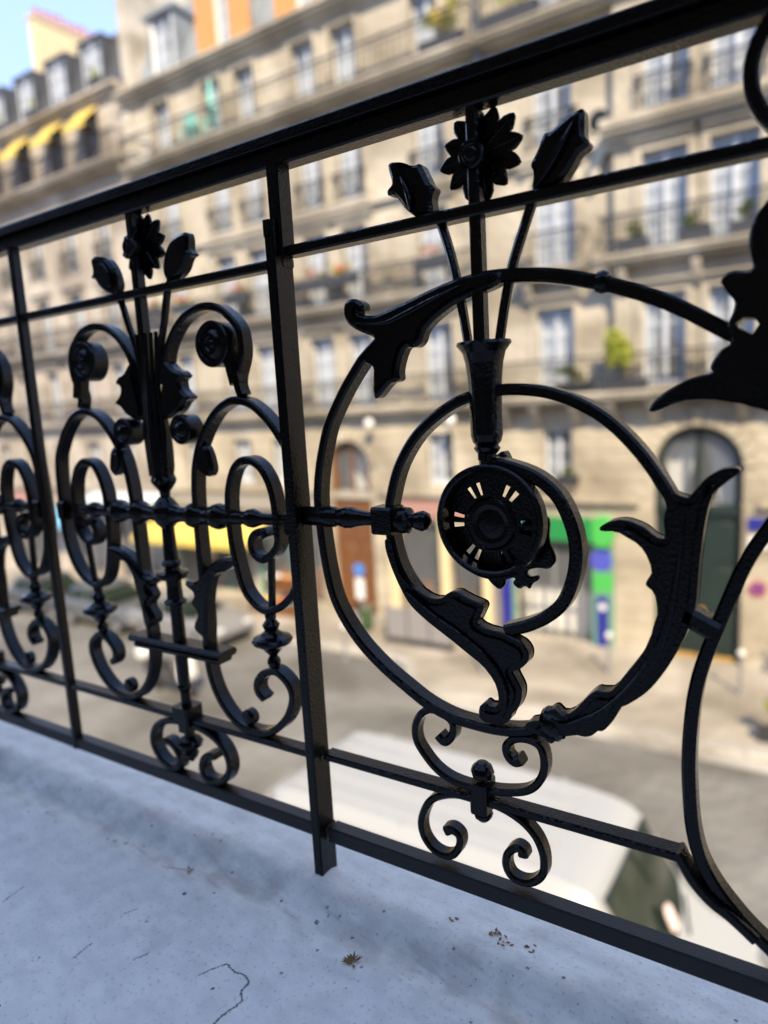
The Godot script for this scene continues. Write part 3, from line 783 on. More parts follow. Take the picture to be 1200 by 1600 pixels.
func house_middle() -> void:
	var x0 := -23.1; var x1 := -8.47
	var h := thing("stone_house", "cream stone house with zinc mansard roof, orange shutters and brown arched door", "house", Vector3.ZERO)
	var cols := [-21.1, -18.5, -16.95, -14.45, -12.9, -10.1]
	var rows := [[7.2, 2.3, 1.02], [10.5, 2.25, 1.0], [13.55, 2.1, 1.0], [16.68, 1.85, 0.92]]
	var ops := []
	for r in rows:
		for c in cols:
			ops.append([c - r[2] / 2, r[0], r[2], r[1]])
	var ent := [-21.1, -18.5, -16.6, -10.2]
	for c in ent:
		ops.append([c - 0.45, 4.62, 0.9, 1.6])
	var door := [-14.55, 0.0, 1.7, 6.05, true]
	var shops := [[-22.6, 0.25, 3.9, 3.3], [-18.3, 0.25, 3.2, 3.3], [-11.9, 0.25, 1.6, 3.2], [-10.0, 0.0, 1.1, 3.2]]
	ops.append(door); ops.append_array(shops)
	part("wall", wall_mesh(x0, x1, 0, 19.0, FZ, 0.34, ops), M.stone, h)
	shell(h, x0, x1, 19.0, FZ)
	courses(h, x0, x1, 4.45, 6.75, FZ, ops, M.stone_warm)
	courses(h, -14.9 - 0.4, -12.2, 0.4, 4.2, FZ, ops, M.stone_warm)
	arch_stones(h, -13.7, 5.2, 0.85, FZ, M.stone_warm)
	var kinds := [0, 1, 3, 1, 0, 1, 3, 1, 0, 1, 1, 0, 3, 0, 1, 1, 3, 1, 1, 3, 0, 1, 1, 0]
	var i := 0
	for r in rows:
		for c in cols:
			window(h, Vector3(c, r[0], FZ - 0.22), r[2], r[1], kinds[(i * 7 + i / 5) % kinds.size()])
			surround(h, c, r[0], r[2], r[1], FZ, M.stone, r[0] < 13.0)
			i += 1
	for c in ent:
		window(h, Vector3(c, 4.62, FZ - 0.2), 0.9, 1.6, 3)
	for seg in [[x0, -14.9], [-12.5, x1]]:
		moulding(h, seg[0], seg[1], 4.2, FZ, [[0.09, 0.1], [0.09, 0.17], [0.06, 0.12]], M.stone_warm, "string_course")
	moulding(h, x0, x1, 18.72, FZ, [[0.14, 0.12], [0.12, 0.28], [0.1, 0.42], [0.08, 0.5]], M.stone, "cornice")
	moulding(h, x0, x1, 13.1, FZ, [[0.12, 0.09], [0.1, 0.2], [0.08, 0.16]], M.stone, "string_course")
	var br := []
	for k in 10:
		br.append(lerpf(x0 + 0.5, x1 - 0.5, k / 9.0))
	balcony(h, x0, x1, 16.62, FZ, 0.55, M.stone, [], false)
	balcony(h, x0 + 0.2, x1 - 0.1, 10.42, FZ, 0.5, M.stone, [])
	balcony(h, x0 + 0.2, x1 - 0.1, 7.12, FZ, 0.5, M.stone_warm, [])
	for c in cols:
		guard(h, c - 0.62, c + 0.62, 13.5, 0.85, FZ + 0.12)
		part("sill", one_box(Vector3(c - 0.72, 13.38, FZ - 0.05), Vector3(c + 0.72, 13.495, FZ + 0.2)), M.stone, h)
	for k in 5:
		part("pilaster", one_box(Vector3([-22.85, -19.95, -15.85, -11.7, -8.95][k] - 0.2, 7.25, FZ - 0.02), Vector3([-22.85, -19.95, -15.85, -11.7, -8.95][k] + 0.2, 12.9, FZ + 0.07)), M.stone, h)
	for k in 22:
		var long := 0.5 if k % 2 == 0 else 0.36
		part("quoin", one_box(Vector3(x0 - 0.01, 7.3 + k * 0.52, FZ - 0.02), Vector3(x0 + long, 7.3 + k * 0.52 + 0.46, FZ + 0.09)), M.stone_pale, h)
	# brown double door under its arch
	var dn := group_part("arched_door", h)
	part("door_leaf", one_box(Vector3(-14.55, 0.02, FZ - 0.3), Vector3(-13.71, 4.1, FZ - 0.22)), M.brown_wood, dn)
	part("door_leaf", one_box(Vector3(-13.69, 0.02, FZ - 0.3), Vector3(-12.85, 4.1, FZ - 0.22)), M.brown_wood, dn)
	for s in [-14.13, -13.27]:
		for y in [[0.35, 1.3], [1.5, 2.5], [2.7, 3.9]]:
			part("door_panel", slab(PackedVector2Array([Vector2(s - 0.28, y[0]), Vector2(s + 0.28, y[0]), Vector2(s + 0.28, y[1]), Vector2(s - 0.28, y[1])]), FZ - 0.19, FZ - 0.23, 0.02), M.brown_wood, dn)
	part("transom", one_box(Vector3(-14.55, 4.1, FZ - 0.32), Vector3(-12.85, 4.32, FZ - 0.1)), M.stone_pale, dn)
	var fan := MB.new()
	var cp := circle(Vector2(-13.7, 5.2), 0.8, 20, 0.0, PI)
	fan.strip(cp, widths(cp.size(), 0.22), FZ - 0.2, FZ - 0.3, 0.01)
	fan.box(Vector3(-14.55, 4.33, FZ - 0.3), Vector3(-14.3, 5.2, FZ - 0.2)); fan.box(Vector3(-13.1, 4.33, FZ - 0.3), Vector3(-12.85, 5.2, FZ - 0.2)); fan.box(Vector3(-13.76, 4.33, FZ - 0.29), Vector3(-13.64, 5.9, FZ - 0.21))
	part("fanlight_frame", fan, M.brown_wood, dn)
	var fg := MB.new()
	fg.face(Vector3(-14.5, 4.33, FZ - 0.27), Vector3(-12.9, 4.33, FZ - 0.27), Vector3(-12.9, 5.95, FZ - 0.27), Vector3(-14.5, 5.95, FZ - 0.27), Vector3.BACK)
	part("fanlight_pane", fg, M.glass, dn)
	part("fanlight_curtain", one_box(Vector3(-14.3, 4.33, FZ - 0.9), Vector3(-13.1, 5.8, FZ - 0.88)), M.net_curtain, dn)
	# shop fronts
	for s in shops:
		var so := group_part("shop_front", h)
		var gx := MB.new()
		gx.face(Vector3(s[0], s[1], FZ - 0.25), Vector3(s[0] + s[2], s[1], FZ - 0.25), Vector3(s[0] + s[2], s[1] + s[3], FZ - 0.25), Vector3(s[0], s[1] + s[3], FZ - 0.25), Vector3.BACK)
		part("shop_pane", gx, M.glass, so)
		var n := maxi(1, int(s[2] / 1.2))
		for k in n + 1:
			var x: float = lerpf(s[0] + 0.04, s[0] + s[2] - 0.04, float(k) / n)
			part("mullion", one_box(Vector3(x - 0.04, s[1], FZ - 0.3), Vector3(x + 0.04, s[1] + s[3], FZ - 0.2)), M.dark_frame if s[0] > -15 else M.teal_paint, so)
		part("shop_counter", one_box(Vector3(s[0] + 0.1, 0.1, FZ - 1.6), Vector3(s[0] + s[2] - 0.1, 1.1, FZ - 1.1)), M.brown_wood, so)
	part("shop_fascia", one_box(Vector3(-12.1, 3.6, FZ - 0.02), Vector3(-8.7, 4.1, FZ + 0.09)), M.brick_paint, h)
	part("shop_fascia", one_box(Vector3(-22.8, 3.62, FZ - 0.02), Vector3(-14.95, 4.15, FZ + 0.09)), M.fascia_grey, h)
	for x in [-12.05, -10.15, -8.72]:
		part("shop_pilaster", one_box(Vector3(x - 0.15, 0, FZ - 0.02), Vector3(x + 0.15, 3.59, FZ + 0.11)), M.cream_paint, h)
	# mansard of pale zinc with standing seams and dormers
	var roof := MB.new()
	var n1 := Vector3(0, 0.4, 0.92).normalized()
	roof.quad(Vector3(x0, 19.16, FZ - 0.25), Vector3(x1, 19.16, FZ - 0.25), Vector3(x1, 22.3, FZ - 1.55), Vector3(x0, 22.3, FZ - 1.55), n1, n1, n1, n1)
	var n2 := Vector3(0, 0.95, 0.3).normalized()
	roof.quad(Vector3(x0, 22.3, FZ - 1.55), Vector3(x1, 22.3, FZ - 1.55), Vector3(x1, 23.4, FZ - 4.8), Vector3(x0, 23.4, FZ - 4.8), n2, n2, n2, n2)
	part("mansard_roof", roof, M.zinc, h)
	for k in 34:
		var x := lerpf(x0 + 0.3, x1 - 0.3, k / 33.0)
		var sm := MB.new()
		sm.tube(PackedVector3Array([Vector3(x, 19.2, FZ - 0.25), Vector3(x, 22.28, FZ - 1.53)]), PackedFloat32Array([0.025, 0.025]), 6)
		part("roof_seam", sm, M.zinc, h)
	for d in [[-20.9, 0], [-17.83, 1], [-14.3, 1], [-10.4, 0]]:
		var o := group_part("dormer", h, Vector3(d[0], 19.2, FZ - 0.2))
		part("cheek", one_box(Vector3(-0.7, 0, -1.3), Vector3(-0.6, 2.25, 0)), M.zinc, o)
		part("cheek", one_box(Vector3(0.6, 0, -1.3), Vector3(0.7, 2.25, 0)), M.zinc, o)
		part("dormer_roof", one_box(Vector3(-0.82, 2.252, -1.5), Vector3(0.82, 2.4, 0.12)), M.zinc, o)
		window(o, Vector3(0, 0.15, -0.1), 1.0 if d[1] == 0 else 0.62, 2.0, 3)
		part("dormer_infill", one_box(Vector3(-0.6, 0, -0.14), Vector3(-0.5 if d[1] == 0 else -0.31, 2.25, -0.04)), M.white_paint, o)
		part("dormer_infill", one_box(Vector3(0.5 if d[1] == 0 else 0.31, 0, -0.14), Vector3(0.6, 2.25, -0.04)), M.white_paint, o)
		if d[1] == 1:
			for s in [-1.0, 1.0]:
				part("shutter", slab(PackedVector2Array([Vector2(s * 0.33, 0.1), Vector2(s * 1.25, 0.1), Vector2(s * 1.25, 2.2), Vector2(s * 0.33, 2.2)]), 0.09, 0.05, 0.01), M.orange_paint, o).set_meta("label", "open orange shutter")
	part("party_wall", one_box(Vector3(x0 - 0.15, 19.0, FZ - 6.0), Vector3(x0 + 0.35, 24.2, FZ - 0.2)), M.stone_pale, h)
	var ch := group_part("chimney_stack", h, Vector3(-13.0, 22.6, FZ - 3.2))
	part("stack", one_box(Vector3(-1.2, 0, -0.35), Vector3(1.2, 1.9, 0.35)), M.stone_pale, ch)
	for k in 6:
		part("chimney_pot", turned(Vector3(-1.0 + k * 0.4, 1.9, 0), Vector3.UP, [[0, 120], [400, 95], [420, 120], [450, 120], [451, 80]], 12), M.terracotta, ch)
	var pipe := MB.new()
	pipe.tube(PackedVector3Array([Vector3(x1 + 0.02, 0.3, FZ + 0.13), Vector3(x1 + 0.02, 10.0, FZ + 0.13), Vector3(x1 + 0.02, 18.7, FZ + 0.13)]), PackedFloat32Array([0.07, 0.07, 0.07]), 10)
	part("downpipe", pipe, M.grey_metal, h)
	for x in [-12.42, -9.53]:
		var lo := thing("globe_lamp", "white globe lamp under the first balcony " + ("beside the brown arched door" if x < -11 else "near the downpipe"), "lamp", Vector3(x, 6.62, FZ + 0.5), "globe lamps on the cream house")
		part("globe", turned(Vector3.ZERO, Vector3.UP, [[-150, 0.1], [-140, 60], [-100, 120], [0, 155], [100, 120], [140, 60], [150, 0.1]], 16), M.white_paint, lo)
		var arm := MB.new()
		arm.tube(PackedVector3Array([Vector3(0, 0.14, 0), Vector3(0, 0.2, -0.2), Vector3(0, 0.16, -0.5)]), PackedFloat32Array([0.02, 0.02, 0.02]), 6)
		part("arm", arm, M.far_iron, lo)

func house_right() -> void:
	var x0 := -8.43; var x1 := 2.65
	var h := thing("stone_house", "tan stone house with projecting bay, green carriage door and green shop sign", "house", Vector3.ZERO)
	var ops := []
	var rows := [[7.25, 2.25, 1.06], [10.5, 2.3, 1.15], [13.6, 2.15, 1.1], [16.7, 1.9, 1.0]]
	var side := [-6.5, 0.72]
	for r in rows:
		for c in side:
			ops.append([c - r[2] / 2, r[0], r[2], r[1]])
	for c in side:
		ops.append([c - 0.4, 4.7, 0.8, 1.5])
	var door := [-3.94, 0.0, 2.06, 6.2, true]
	var shop := [-8.1, 0.1, 3.1, 3.0]
	ops.append(door); ops.append(shop); ops.append([-0.9, 0.1, 2.9, 3.0])
	ops.append([-4.84, 7.15, 3.88, 9.4])
	for c in [-3.65, -2.15]:
		ops.append([c - 0.5, 16.7, 1.0, 1.9])
	part("wall", wall_mesh(x0, x1, 0, 19.2, FZ, 0.34, ops), M.stone, h)
	shell(h, x0, x1, 19.2, FZ)
	courses(h, x0, x1, 4.35, 6.9, FZ, ops, M.stone_warm)
	courses(h, -4.9, -1.0, 0.45, 4.2, FZ, ops, M.stone_warm)
	arch_stones(h, -2.91, 5.17, 1.03, FZ + 0.005, M.stone_warm)
	# the bay stands a foot proud of the wall
	var bz := FZ + 0.32
	var bops := []
	for r in [[7.25, 2.25, 1.0], [10.5, 2.3, 1.05], [13.6, 2.15, 1.05]]:
		for c in [-3.65, -2.15]:
			bops.append([c - r[2] / 2, r[0], r[2], r[1]])
	var bay := group_part("bay", h)
	part("bay_wall", wall_mesh(-4.84, -0.96, 7.15, 16.55, bz, 0.3, bops), M.stone, bay)
	part("bay_side", one_box(Vector3(-4.84, 7.15, FZ - 0.1), Vector3(-4.7, 16.55, bz - 0.003)), M.stone, bay)
	part("bay_side", one_box(Vector3(-1.1, 7.15, FZ - 0.1), Vector3(-0.96, 16.55, bz - 0.003)), M.stone, bay)
	var kinds := [2, 0, 1, 1, 3, 1, 3, 0, 1]
	var i := 0
	for o in bops:
		window(h, Vector3(o[0] + o[2] / 2, o[1], bz - 0.2), o[2], o[3], kinds[i % 9] if i > 1 else 0)
		surround(h, o[0] + o[2] / 2, o[1], o[2], o[3], bz, M.stone, o[1] < 13.0)
		i += 1
	for r in rows:
		for c in side:
			window(h, Vector3(c, r[0], FZ - 0.22), r[2], r[1], 1 if r[0] < 10 else kinds[i % 9])
			surround(h, c, r[0], r[2], r[1], FZ, M.stone, r[0] < 13.0)
			i += 1
	for c in [-3.65, -2.15]:
		window(h, Vector3(c, 16.7, FZ - 0.22), 1.0, 1.9, 1)
	for c in side:
		window(h, Vector3(c, 4.7, FZ - 0.2), 0.8, 1.5, 0)
		part("sill", one_box(Vector3(c - 0.55, 4.58, FZ - 0.05), Vector3(c + 0.55, 4.695, FZ + 0.16)), M.stone_warm, h)
		guard(h, c - 0.72, c + 0.72, 13.5, 0.85, FZ + 0.12)
		part("sill", one_box(Vector3(c - 0.8, 13.38, FZ - 0.05), Vector3(c + 0.8, 13.495, FZ + 0.2)), M.stone, h)
	for c in [-3.65, -2.15]:
		guard(h, c - 0.66, c + 0.66, 13.62, 0.85, bz + 0.14)
	moulding(h, -5.05, -0.75, 12.98, bz, [[0.16, 0.1], [0.14, 0.26], [0.12, 0.4], [0.2, 0.48]], M.stone, "bay_cornice")
	moulding(h, x0, -5.06, 13.1, FZ, [[0.12, 0.09], [0.1, 0.2], [0.08, 0.16]], M.stone, "string_course")
	moulding(h, -0.74, x1, 13.1, FZ, [[0.12, 0.09], [0.1, 0.2], [0.08, 0.16]], M.stone, "string_course")
	for seg in [[x0, -4.3], [-1.5, x1]]:
		moulding(h, seg[0], seg[1], 4.12, FZ, [[0.08, 0.1], [0.09, 0.2], [0.06, 0.15]], M.stone_warm, "string_course")
	moulding(h, x0, x1, 18.9, FZ, [[0.14, 0.12], [0.12, 0.28], [0.1, 0.42], [0.08, 0.5]], M.stone, "cornice")
	balcony(h, x0 + 0.1, x1 - 0.1, 7.18, FZ, 0.78, M.stone_warm, [-7.9, -7.0, -5.9, -4.95, -3.9, -1.9, -0.9, 0.2, 1.3, 2.3])
	balcony(h, -5.1, -0.7, 10.46, bz, 0.55, M.stone, [-4.6, -2.9, -1.2])
	balcony(h, -7.4, -5.55, 10.46, FZ, 0.6, M.stone, [-7.15, -5.8])
	balcony(h, -0.2, 1.65, 10.46, FZ, 0.6, M.stone, [0.05, 1.4])
	balcony(h, x0 + 0.1, x1 - 0.1, 16.6, FZ, 0.6, M.stone, [], false)
	for y in [13.6, 7.6]:
		pass
	var med := group_part("medallion", h, Vector3(-5.27, 13.85, FZ + 0.01))
	part("medallion_grille", turned(Vector3.ZERO, Vector3.BACK, [[0, 260], [50, 255], [60, 215], [30, 190], [45, 120], [60, 60], [70, 0.1]], 20), M.far_iron, med)
	part("medallion_frame", turned(Vector3.ZERO, Vector3.BACK, [[0, 330], [40, 330], [60, 300], [40, 265], [0, 262]], 24), M.stone, med)
	var con := MB.new()
	con.plate(rounded(PackedVector2Array([Vector2(-0.16, 0), Vector2(0.22, 0.1), Vector2(0.2, -0.35), Vector2(0.02, -0.6), Vector2(-0.02, -1.0), Vector2(-0.2, -1.2), Vector2(-0.26, -0.9), Vector2(-0.12, -0.5)]), 2), 0.2, 0.0, 0.05)
	part("console", con, M.stone, med, Vector3(0.05, -0.42, 0))
	# dark green carriage door with glazed arch and parted curtains
	var dn := group_part("carriage_door", h)
	for s in [[-3.94, -2.92], [-2.9, -1.88]]:
		part("door_leaf", one_box(Vector3(s[0], 0.22, FZ - 0.32), Vector3(s[1], 3.95, FZ - 0.22)), M.green_door, dn)
		part("kick_plate", one_box(Vector3(s[0] + 0.02, 0.02, FZ - 0.32), Vector3(s[1] - 0.02, 0.215, FZ - 0.21)), M.brass, dn)
		for y in [[0.45, 1.35], [1.55, 2.55], [2.75, 3.75]]:
			part("door_panel", slab(PackedVector2Array([Vector2(s[0] + 0.16, y[0]), Vector2(s[1] - 0.16, y[0]), Vector2(s[1] - 0.16, y[1]), Vector2(s[0] + 0.16, y[1])]), FZ - 0.185, FZ - 0.225, 0.03), M.green_door, dn)
		part("door_knob", turned(Vector3((s[0] + s[1]) / 2 + (0.4 if s[0] < -3 else -0.4), 1.45, FZ - 0.22), Vector3.BACK, [[0, 30], [30, 30], [50, 60], [80, 50], [95, 0.1]], 12), M.brass, dn)
	part("transom", one_box(Vector3(-3.94, 3.95, FZ - 0.34), Vector3(-1.88, 4.2, FZ - 0.12)), M.green_door, dn)
	var fan := MB.new()
	var cp := circle(Vector2(-2.91, 5.17), 0.97, 24, 0.0, PI)
	fan.strip(cp, widths(cp.size(), 0.2), FZ - 0.2, FZ - 0.3, 0.01)
	fan.box(Vector3(-3.94, 4.21, FZ - 0.3), Vector3(-3.76, 5.17, FZ - 0.2)); fan.box(Vector3(-2.06, 4.21, FZ - 0.3), Vector3(-1.88, 5.17, FZ - 0.2)); fan.box(Vector3(-2.97, 4.21, FZ - 0.29), Vector3(-2.85, 6.08, FZ - 0.21))
	part("fanlight_frame", fan, M.green_door, dn)
	var fg := MB.new()
	fg.face(Vector3(-3.8, 4.2, FZ - 0.26), Vector3(-2.0, 4.2, FZ - 0.26), Vector3(-2.0, 6.1, FZ - 0.26), Vector3(-3.8, 6.1, FZ - 0.26), Vector3.BACK)
	part("fanlight_pane", fg, M.glass, dn)
	for s in [-1.0, 1.0]:
		var cu := MB.new()
		for k in 10:
			var u0 := k / 10.0; var u1 := (k + 1) / 10.0
			var t0 := lerpf(0.04, 0.85, u0); var t1 := lerpf(0.04, 0.85, u1)
			var b0 := lerpf(0.42, 0.85, u0); var b1 := lerpf(0.42, 0.85, u1)
			var za := FZ - 0.75 + 0.03 * sin(k * 2.2); var zb := FZ - 0.75 + 0.03 * sin((k + 1) * 2.2)
			cu.face(Vector3(-2.91 + s * b0, 4.2, za), Vector3(-2.91 + s * b1, 4.2, zb), Vector3(-2.91 + s * t1, 6.05, zb), Vector3(-2.91 + s * t0, 6.05, za), Vector3(0.1, 0, 1).normalized())
		part("curtain", cu, M.net_curtain, dn)
	# shop with green fascia and blue window posters
	var so := group_part("shop_front", h)
	var gx := MB.new()
	gx.face(Vector3(-8.1, 0.1, FZ - 0.25), Vector3(-5.0, 0.1, FZ - 0.25), Vector3(-5.0, 3.1, FZ - 0.25), Vector3(-8.1, 3.1, FZ - 0.25), Vector3.BACK)
	part("shop_pane", gx, M.glass, so)
	for x in [-8.06, -7.4, -6.75, -6.05, -5.62]:
		part("mullion", one_box(Vector3(x - 0.035, 0.1, FZ - 0.3), Vector3(x + 0.035, 3.1, FZ - 0.2)), M.grey_metal, so)
	part("transom", one_box(Vector3(-8.02, 1.55, FZ - 0.29), Vector3(-5.66, 1.62, FZ - 0.21)), M.grey_metal, so)
	part("shop_shelf", one_box(Vector3(-7.9, 0.1, FZ - 1.4), Vector3(-5.8, 1.3, FZ - 1.0)), M.white_paint, so)
	part("shop_fascia", one_box(Vector3(-8.2, 3.12, FZ - 0.02), Vector3(-5.55, 3.78, FZ + 0.14)), M.green_sign, so)
	part("sign_end", slab(rounded(PackedVector2Array([Vector2(-5.54, 3.0), Vector2(-4.95, 3.0), Vector2(-4.95, 3.85), Vector2(-5.54, 3.85)]), 1), FZ + 0.2, FZ, 0.02), M.lime_sign, so)
	part("poster_column", one_box(Vector3(-5.56, 0.1, FZ - 0.2), Vector3(-4.97, 2.99, FZ + 0.06)), M.pale_green, so)
	part("round_poster", slab(circle(Vector2(-5.3, 2.62), 0.3, 28), FZ + 0.085, FZ + 0.055, 0.005), M.violet_blue, so)
	part("poster", one_box(Vector3(-5.5, 2.35, FZ + 0.06), Vector3(-5.06, 2.93, FZ + 0.07)), M.deep_blue, so)
	part("poster", one_box(Vector3(-5.53, 1.72, FZ + 0.06), Vector3(-5.0, 2.25, FZ + 0.07)), M.lime_sign, so)
	part("poster", one_box(Vector3(-5.45, 0.15, FZ + 0.06), Vector3(-5.12, 1.6, FZ + 0.07)), M.deep_blue, so)
	part("poster_print", slab(circle(Vector2(-5.28, 1.3), 0.1, 16), FZ + 0.08, FZ + 0.069, 0.002), M.white_paint, so)
	part("poster", one_box(Vector3(-8.3, 0.3, FZ + 0.0), Vector3(-7.95, 2.1, FZ + 0.06)), M.deep_blue, so)
	part("poster_edge", one_box(Vector3(-7.94, 0.3, FZ - 0.02), Vector3(-7.84, 2.1, FZ + 0.05)), M.pale_green, so)
	var roof := MB.new()
	var n1 := Vector3(0, 0.4, 0.92).normalized()
	roof.quad(Vector3(x0, 19.36, FZ - 0.25), Vector3(x1, 19.36, FZ - 0.25), Vector3(x1, 22.4, FZ - 1.55), Vector3(x0, 22.4, FZ - 1.55), n1, n1, n1, n1)
	roof.quad(Vector3(x0, 22.4, FZ - 1.55), Vector3(x1, 22.4, FZ - 1.55), Vector3(x1, 23.4, FZ - 4.8), Vector3(x0, 23.4, FZ - 4.8), Vector3.UP, Vector3.UP, Vector3.UP, Vector3.UP)
	part("mansard_roof", roof, M.slate, h)
	part("street_plate", one_box(Vector3(-1.75, 3.62, FZ + 0.03), Vector3(-1.25, 3.95, FZ + 0.06)), M.deep_blue, h)
	part("wall_plaque", one_box(Vector3(-1.72, 3.2, FZ + 0.03), Vector3(-1.3, 3.5, FZ + 0.06)), M.white_paint, h)

func house_left() -> void:
	var x0 := -37.5; var x1 := -23.12
	var h := thing("stone_house", "beige house with dark slate mansard and yellow awnings over its top balcony", "house", Vector3.ZERO)
	var cols := [-25.2, -27.5, -29.9, -32.3, -34.7]
	var rows := [[4.6, 1.7, 0.95], [7.3, 2.2, 1.0], [10.4, 2.2, 1.0], [13.55, 1.95, 1.0], [17.2, 2.1, 1.1]]
	var ops := []
	for r in rows:
		for c in cols:
			ops.append([c - r[2] / 2, r[0], r[2], r[1]])
	for s in [[-26.6, 0.2, 3.0, 3.2], [-30.4, 0.2, 3.2, 3.2], [-34.6, 0.2, 3.4, 3.2]]:
		ops.append(s)
	part("wall", wall_mesh(x0, x1, 0, 19.75, FZ, 0.34, ops), M.stone_pink, h)
	shell(h, x0, x1, 19.75, FZ)
	var i := 0
	for r in rows:
		for c in cols:
			window(h, Vector3(c, r[0], FZ - 0.22), r[2], r[1], 2 if r[0] > 13 and r[0] < 14 else [0, 1, 2, 3][i % 4], "brown_wood" if r[0] > 17 else "frame_paint")
			surround(h, c, r[0], r[2], r[1], FZ, M.stone_pink, r[0] < 13.0 and r[0] > 7.0)
			i += 1
	for s in ops.slice(ops.size() - 3):
		var gx := MB.new()
		gx.face(Vector3(s[0], s[1], FZ - 0.25), Vector3(s[0] + s[2], s[1], FZ - 0.25), Vector3(s[0] + s[2], s[1] + s[3], FZ - 0.25), Vector3(s[0], s[1] + s[3], FZ - 0.25), Vector3.BACK)
		var so := group_part("shop_front", h)
		part("shop_pane", gx, M.glass, so)
		for k in 4:
			var x: float = lerpf(s[0] + 0.04, s[0] + s[2] - 0.04, k / 3.0)
			part("mullion", one_box(Vector3(x - 0.04, s[1], FZ - 0.3), Vector3(x + 0.04, s[1] + s[3], FZ - 0.2)), M.dark_frame, so)
		part("shop_fascia", one_box(Vector3(s[0] - 0.1, 3.45, FZ - 0.02), Vector3(s[0] + s[2] + 0.1, 4.0, FZ + 0.1)), [M.fascia_grey, M.brick_paint, M.teal_paint][int(-s[0]) % 3], so)
	moulding(h, x0, x1, 4.1, FZ, [[0.1, 0.1], [0.1, 0.18]], M.stone_pink, "string_course")
	moulding(h, x0, x1, 15.9, FZ, [[0.12, 0.1], [0.1, 0.18]], M.stone_pink, "string_course")
	moulding(h, x0, x1, 19.4, FZ, [[0.14, 0.14], [0.12, 0.28], [0.12, 0.4]], M.stone_pink, "cornice")
	var br := []
	for k in 9:
		br.append(lerpf(x0 + 0.5, x1 - 0.5, k / 8.0))
	balcony(h, x0, x1, 17.12, FZ, 0.7, M.stone_pink, [])
	balcony(h, x0, x1, 12.05 - 1.75, FZ, 0.55, M.stone_pink, [])
	balcony(h, x0, x1, 7.2, FZ, 0.5, M.stone_pink, [])
	for c in cols:
		guard(h, c - 0.6, c + 0.6, 13.5, 0.85, FZ + 0.1)
	var roof := MB.new()
	var n1 := Vector3(0, 0.3, 0.95).normalized()
	roof.quad(Vector3(x0, 19.8, FZ - 0.15), Vector3(x1, 19.8, FZ - 0.15), Vector3(x1, 22.1, FZ - 0.85), Vector3(x0, 22.1, FZ - 0.85), n1, n1, n1, n1)
	var n2 := Vector3(0, 0.97, 0.22).normalized()
	roof.quad(Vector3(x0, 22.1, FZ - 0.85), Vector3(x1, 22.1, FZ - 0.85), Vector3(x1, 22.7, FZ - 4.8), Vector3(x0, 22.7, FZ - 4.8), n2, n2, n2, n2)
	part("mansard_roof", roof, M.slate, h)
	for c in [-24.9, -27.2, -29.5, -31.8, -34.1]:
		var o := group_part("dormer", h, Vector3(c, 19.85, FZ - 0.12))
		part("cheek", one_box(Vector3(-0.75, 0, -0.9), Vector3(-0.62, 1.95, 0.02)), M.slate, o)
		part("cheek", one_box(Vector3(0.62, 0, -0.9), Vector3(0.75, 1.95, 0.02)), M.slate, o)
		part("dormer_roof", one_box(Vector3(-0.78, 1.952, -1.0), Vector3(0.78, 2.02, 0.05)), M.slate, o)
		part("apron", one_box(Vector3(-0.62, 0, -0.1), Vector3(0.62, 0.18, 0.01)), M.zinc, o)
		window(o, Vector3(0, 0.185, -0.08), 1.24, 1.75, 1)
	# a long chimney wall runs back from the street, red pots in a row on its top
	var cw := group_part("chimney_stack", h, Vector3(-30.0, 22.0, 0))
	part("stack", one_box(Vector3(-0.45, 0, -24.2), Vector3(0, 2.75, -20.1)), M.cream_paint, cw)
	part("stack_cap", one_box(Vector3(-0.52, 2.751, -24.27), Vector3(0.07, 2.85, -20.03)), M.cream_paint, cw)
	for k in 10:
		part("chimney_pot", turned(Vector3(-0.2, 2.85, -20.35 - k * 0.39), Vector3.UP, [[0, 125], [330 + (k * 37) % 120, 100], [350 + (k * 37) % 120, 125], [390 + (k * 37) % 120, 120], [391 + (k * 37) % 120, 70]], 12), M.terracotta, cw)
	for k in 4:
		var x: float = [-25.2, -27.5, -29.9, -32.3][k]
		awning(Vector3(x, 19.35, FZ + 0.06), 1.35, 0.75, 0.75, "yellow_canvas", "%s yellow window awning from the quoined corner, over the top balcony" % ["first", "second", "third", "fourth"][k], "yellow window awnings")

func house_end() -> void:
	# the street's row goes on past the tan house
	var x0 := 2.67; var x1 := 24.0
	var h := thing("stone_house", "plain cream stone house next to the tan house, beyond the street tree", "house", Vector3.ZERO)
	var ops := []
	for y in [0.6, 4.4, 7.4, 10.5, 13.6, 16.7]:
		for k in 8:
			ops.append([4.2 + k * 2.6 - 0.55, y, 1.1, 2.1])
	part("wall", wall_mesh(x0, x1, 0, 19.2, FZ, 0.3, ops), M.stone, h)
	shell(h, x0, x1, 19.2, FZ)
	for o in ops:
		window(h, Vector3(o[0] + 0.55, o[1], FZ - 0.2), 1.1, 2.1, int(o[0] * 7.0 + o[1]) % 4)
	moulding(h, x0, x1, 18.9, FZ, [[0.14, 0.12], [0.12, 0.28], [0.1, 0.42]], M.stone, "cornice")
	balcony(h, x0 + 0.1, x1 - 0.1, 7.2, FZ, 0.6, M.stone, [])
	balcony(h, x0 + 0.1, x1 - 0.1, 16.6, FZ, 0.6, M.stone, [])

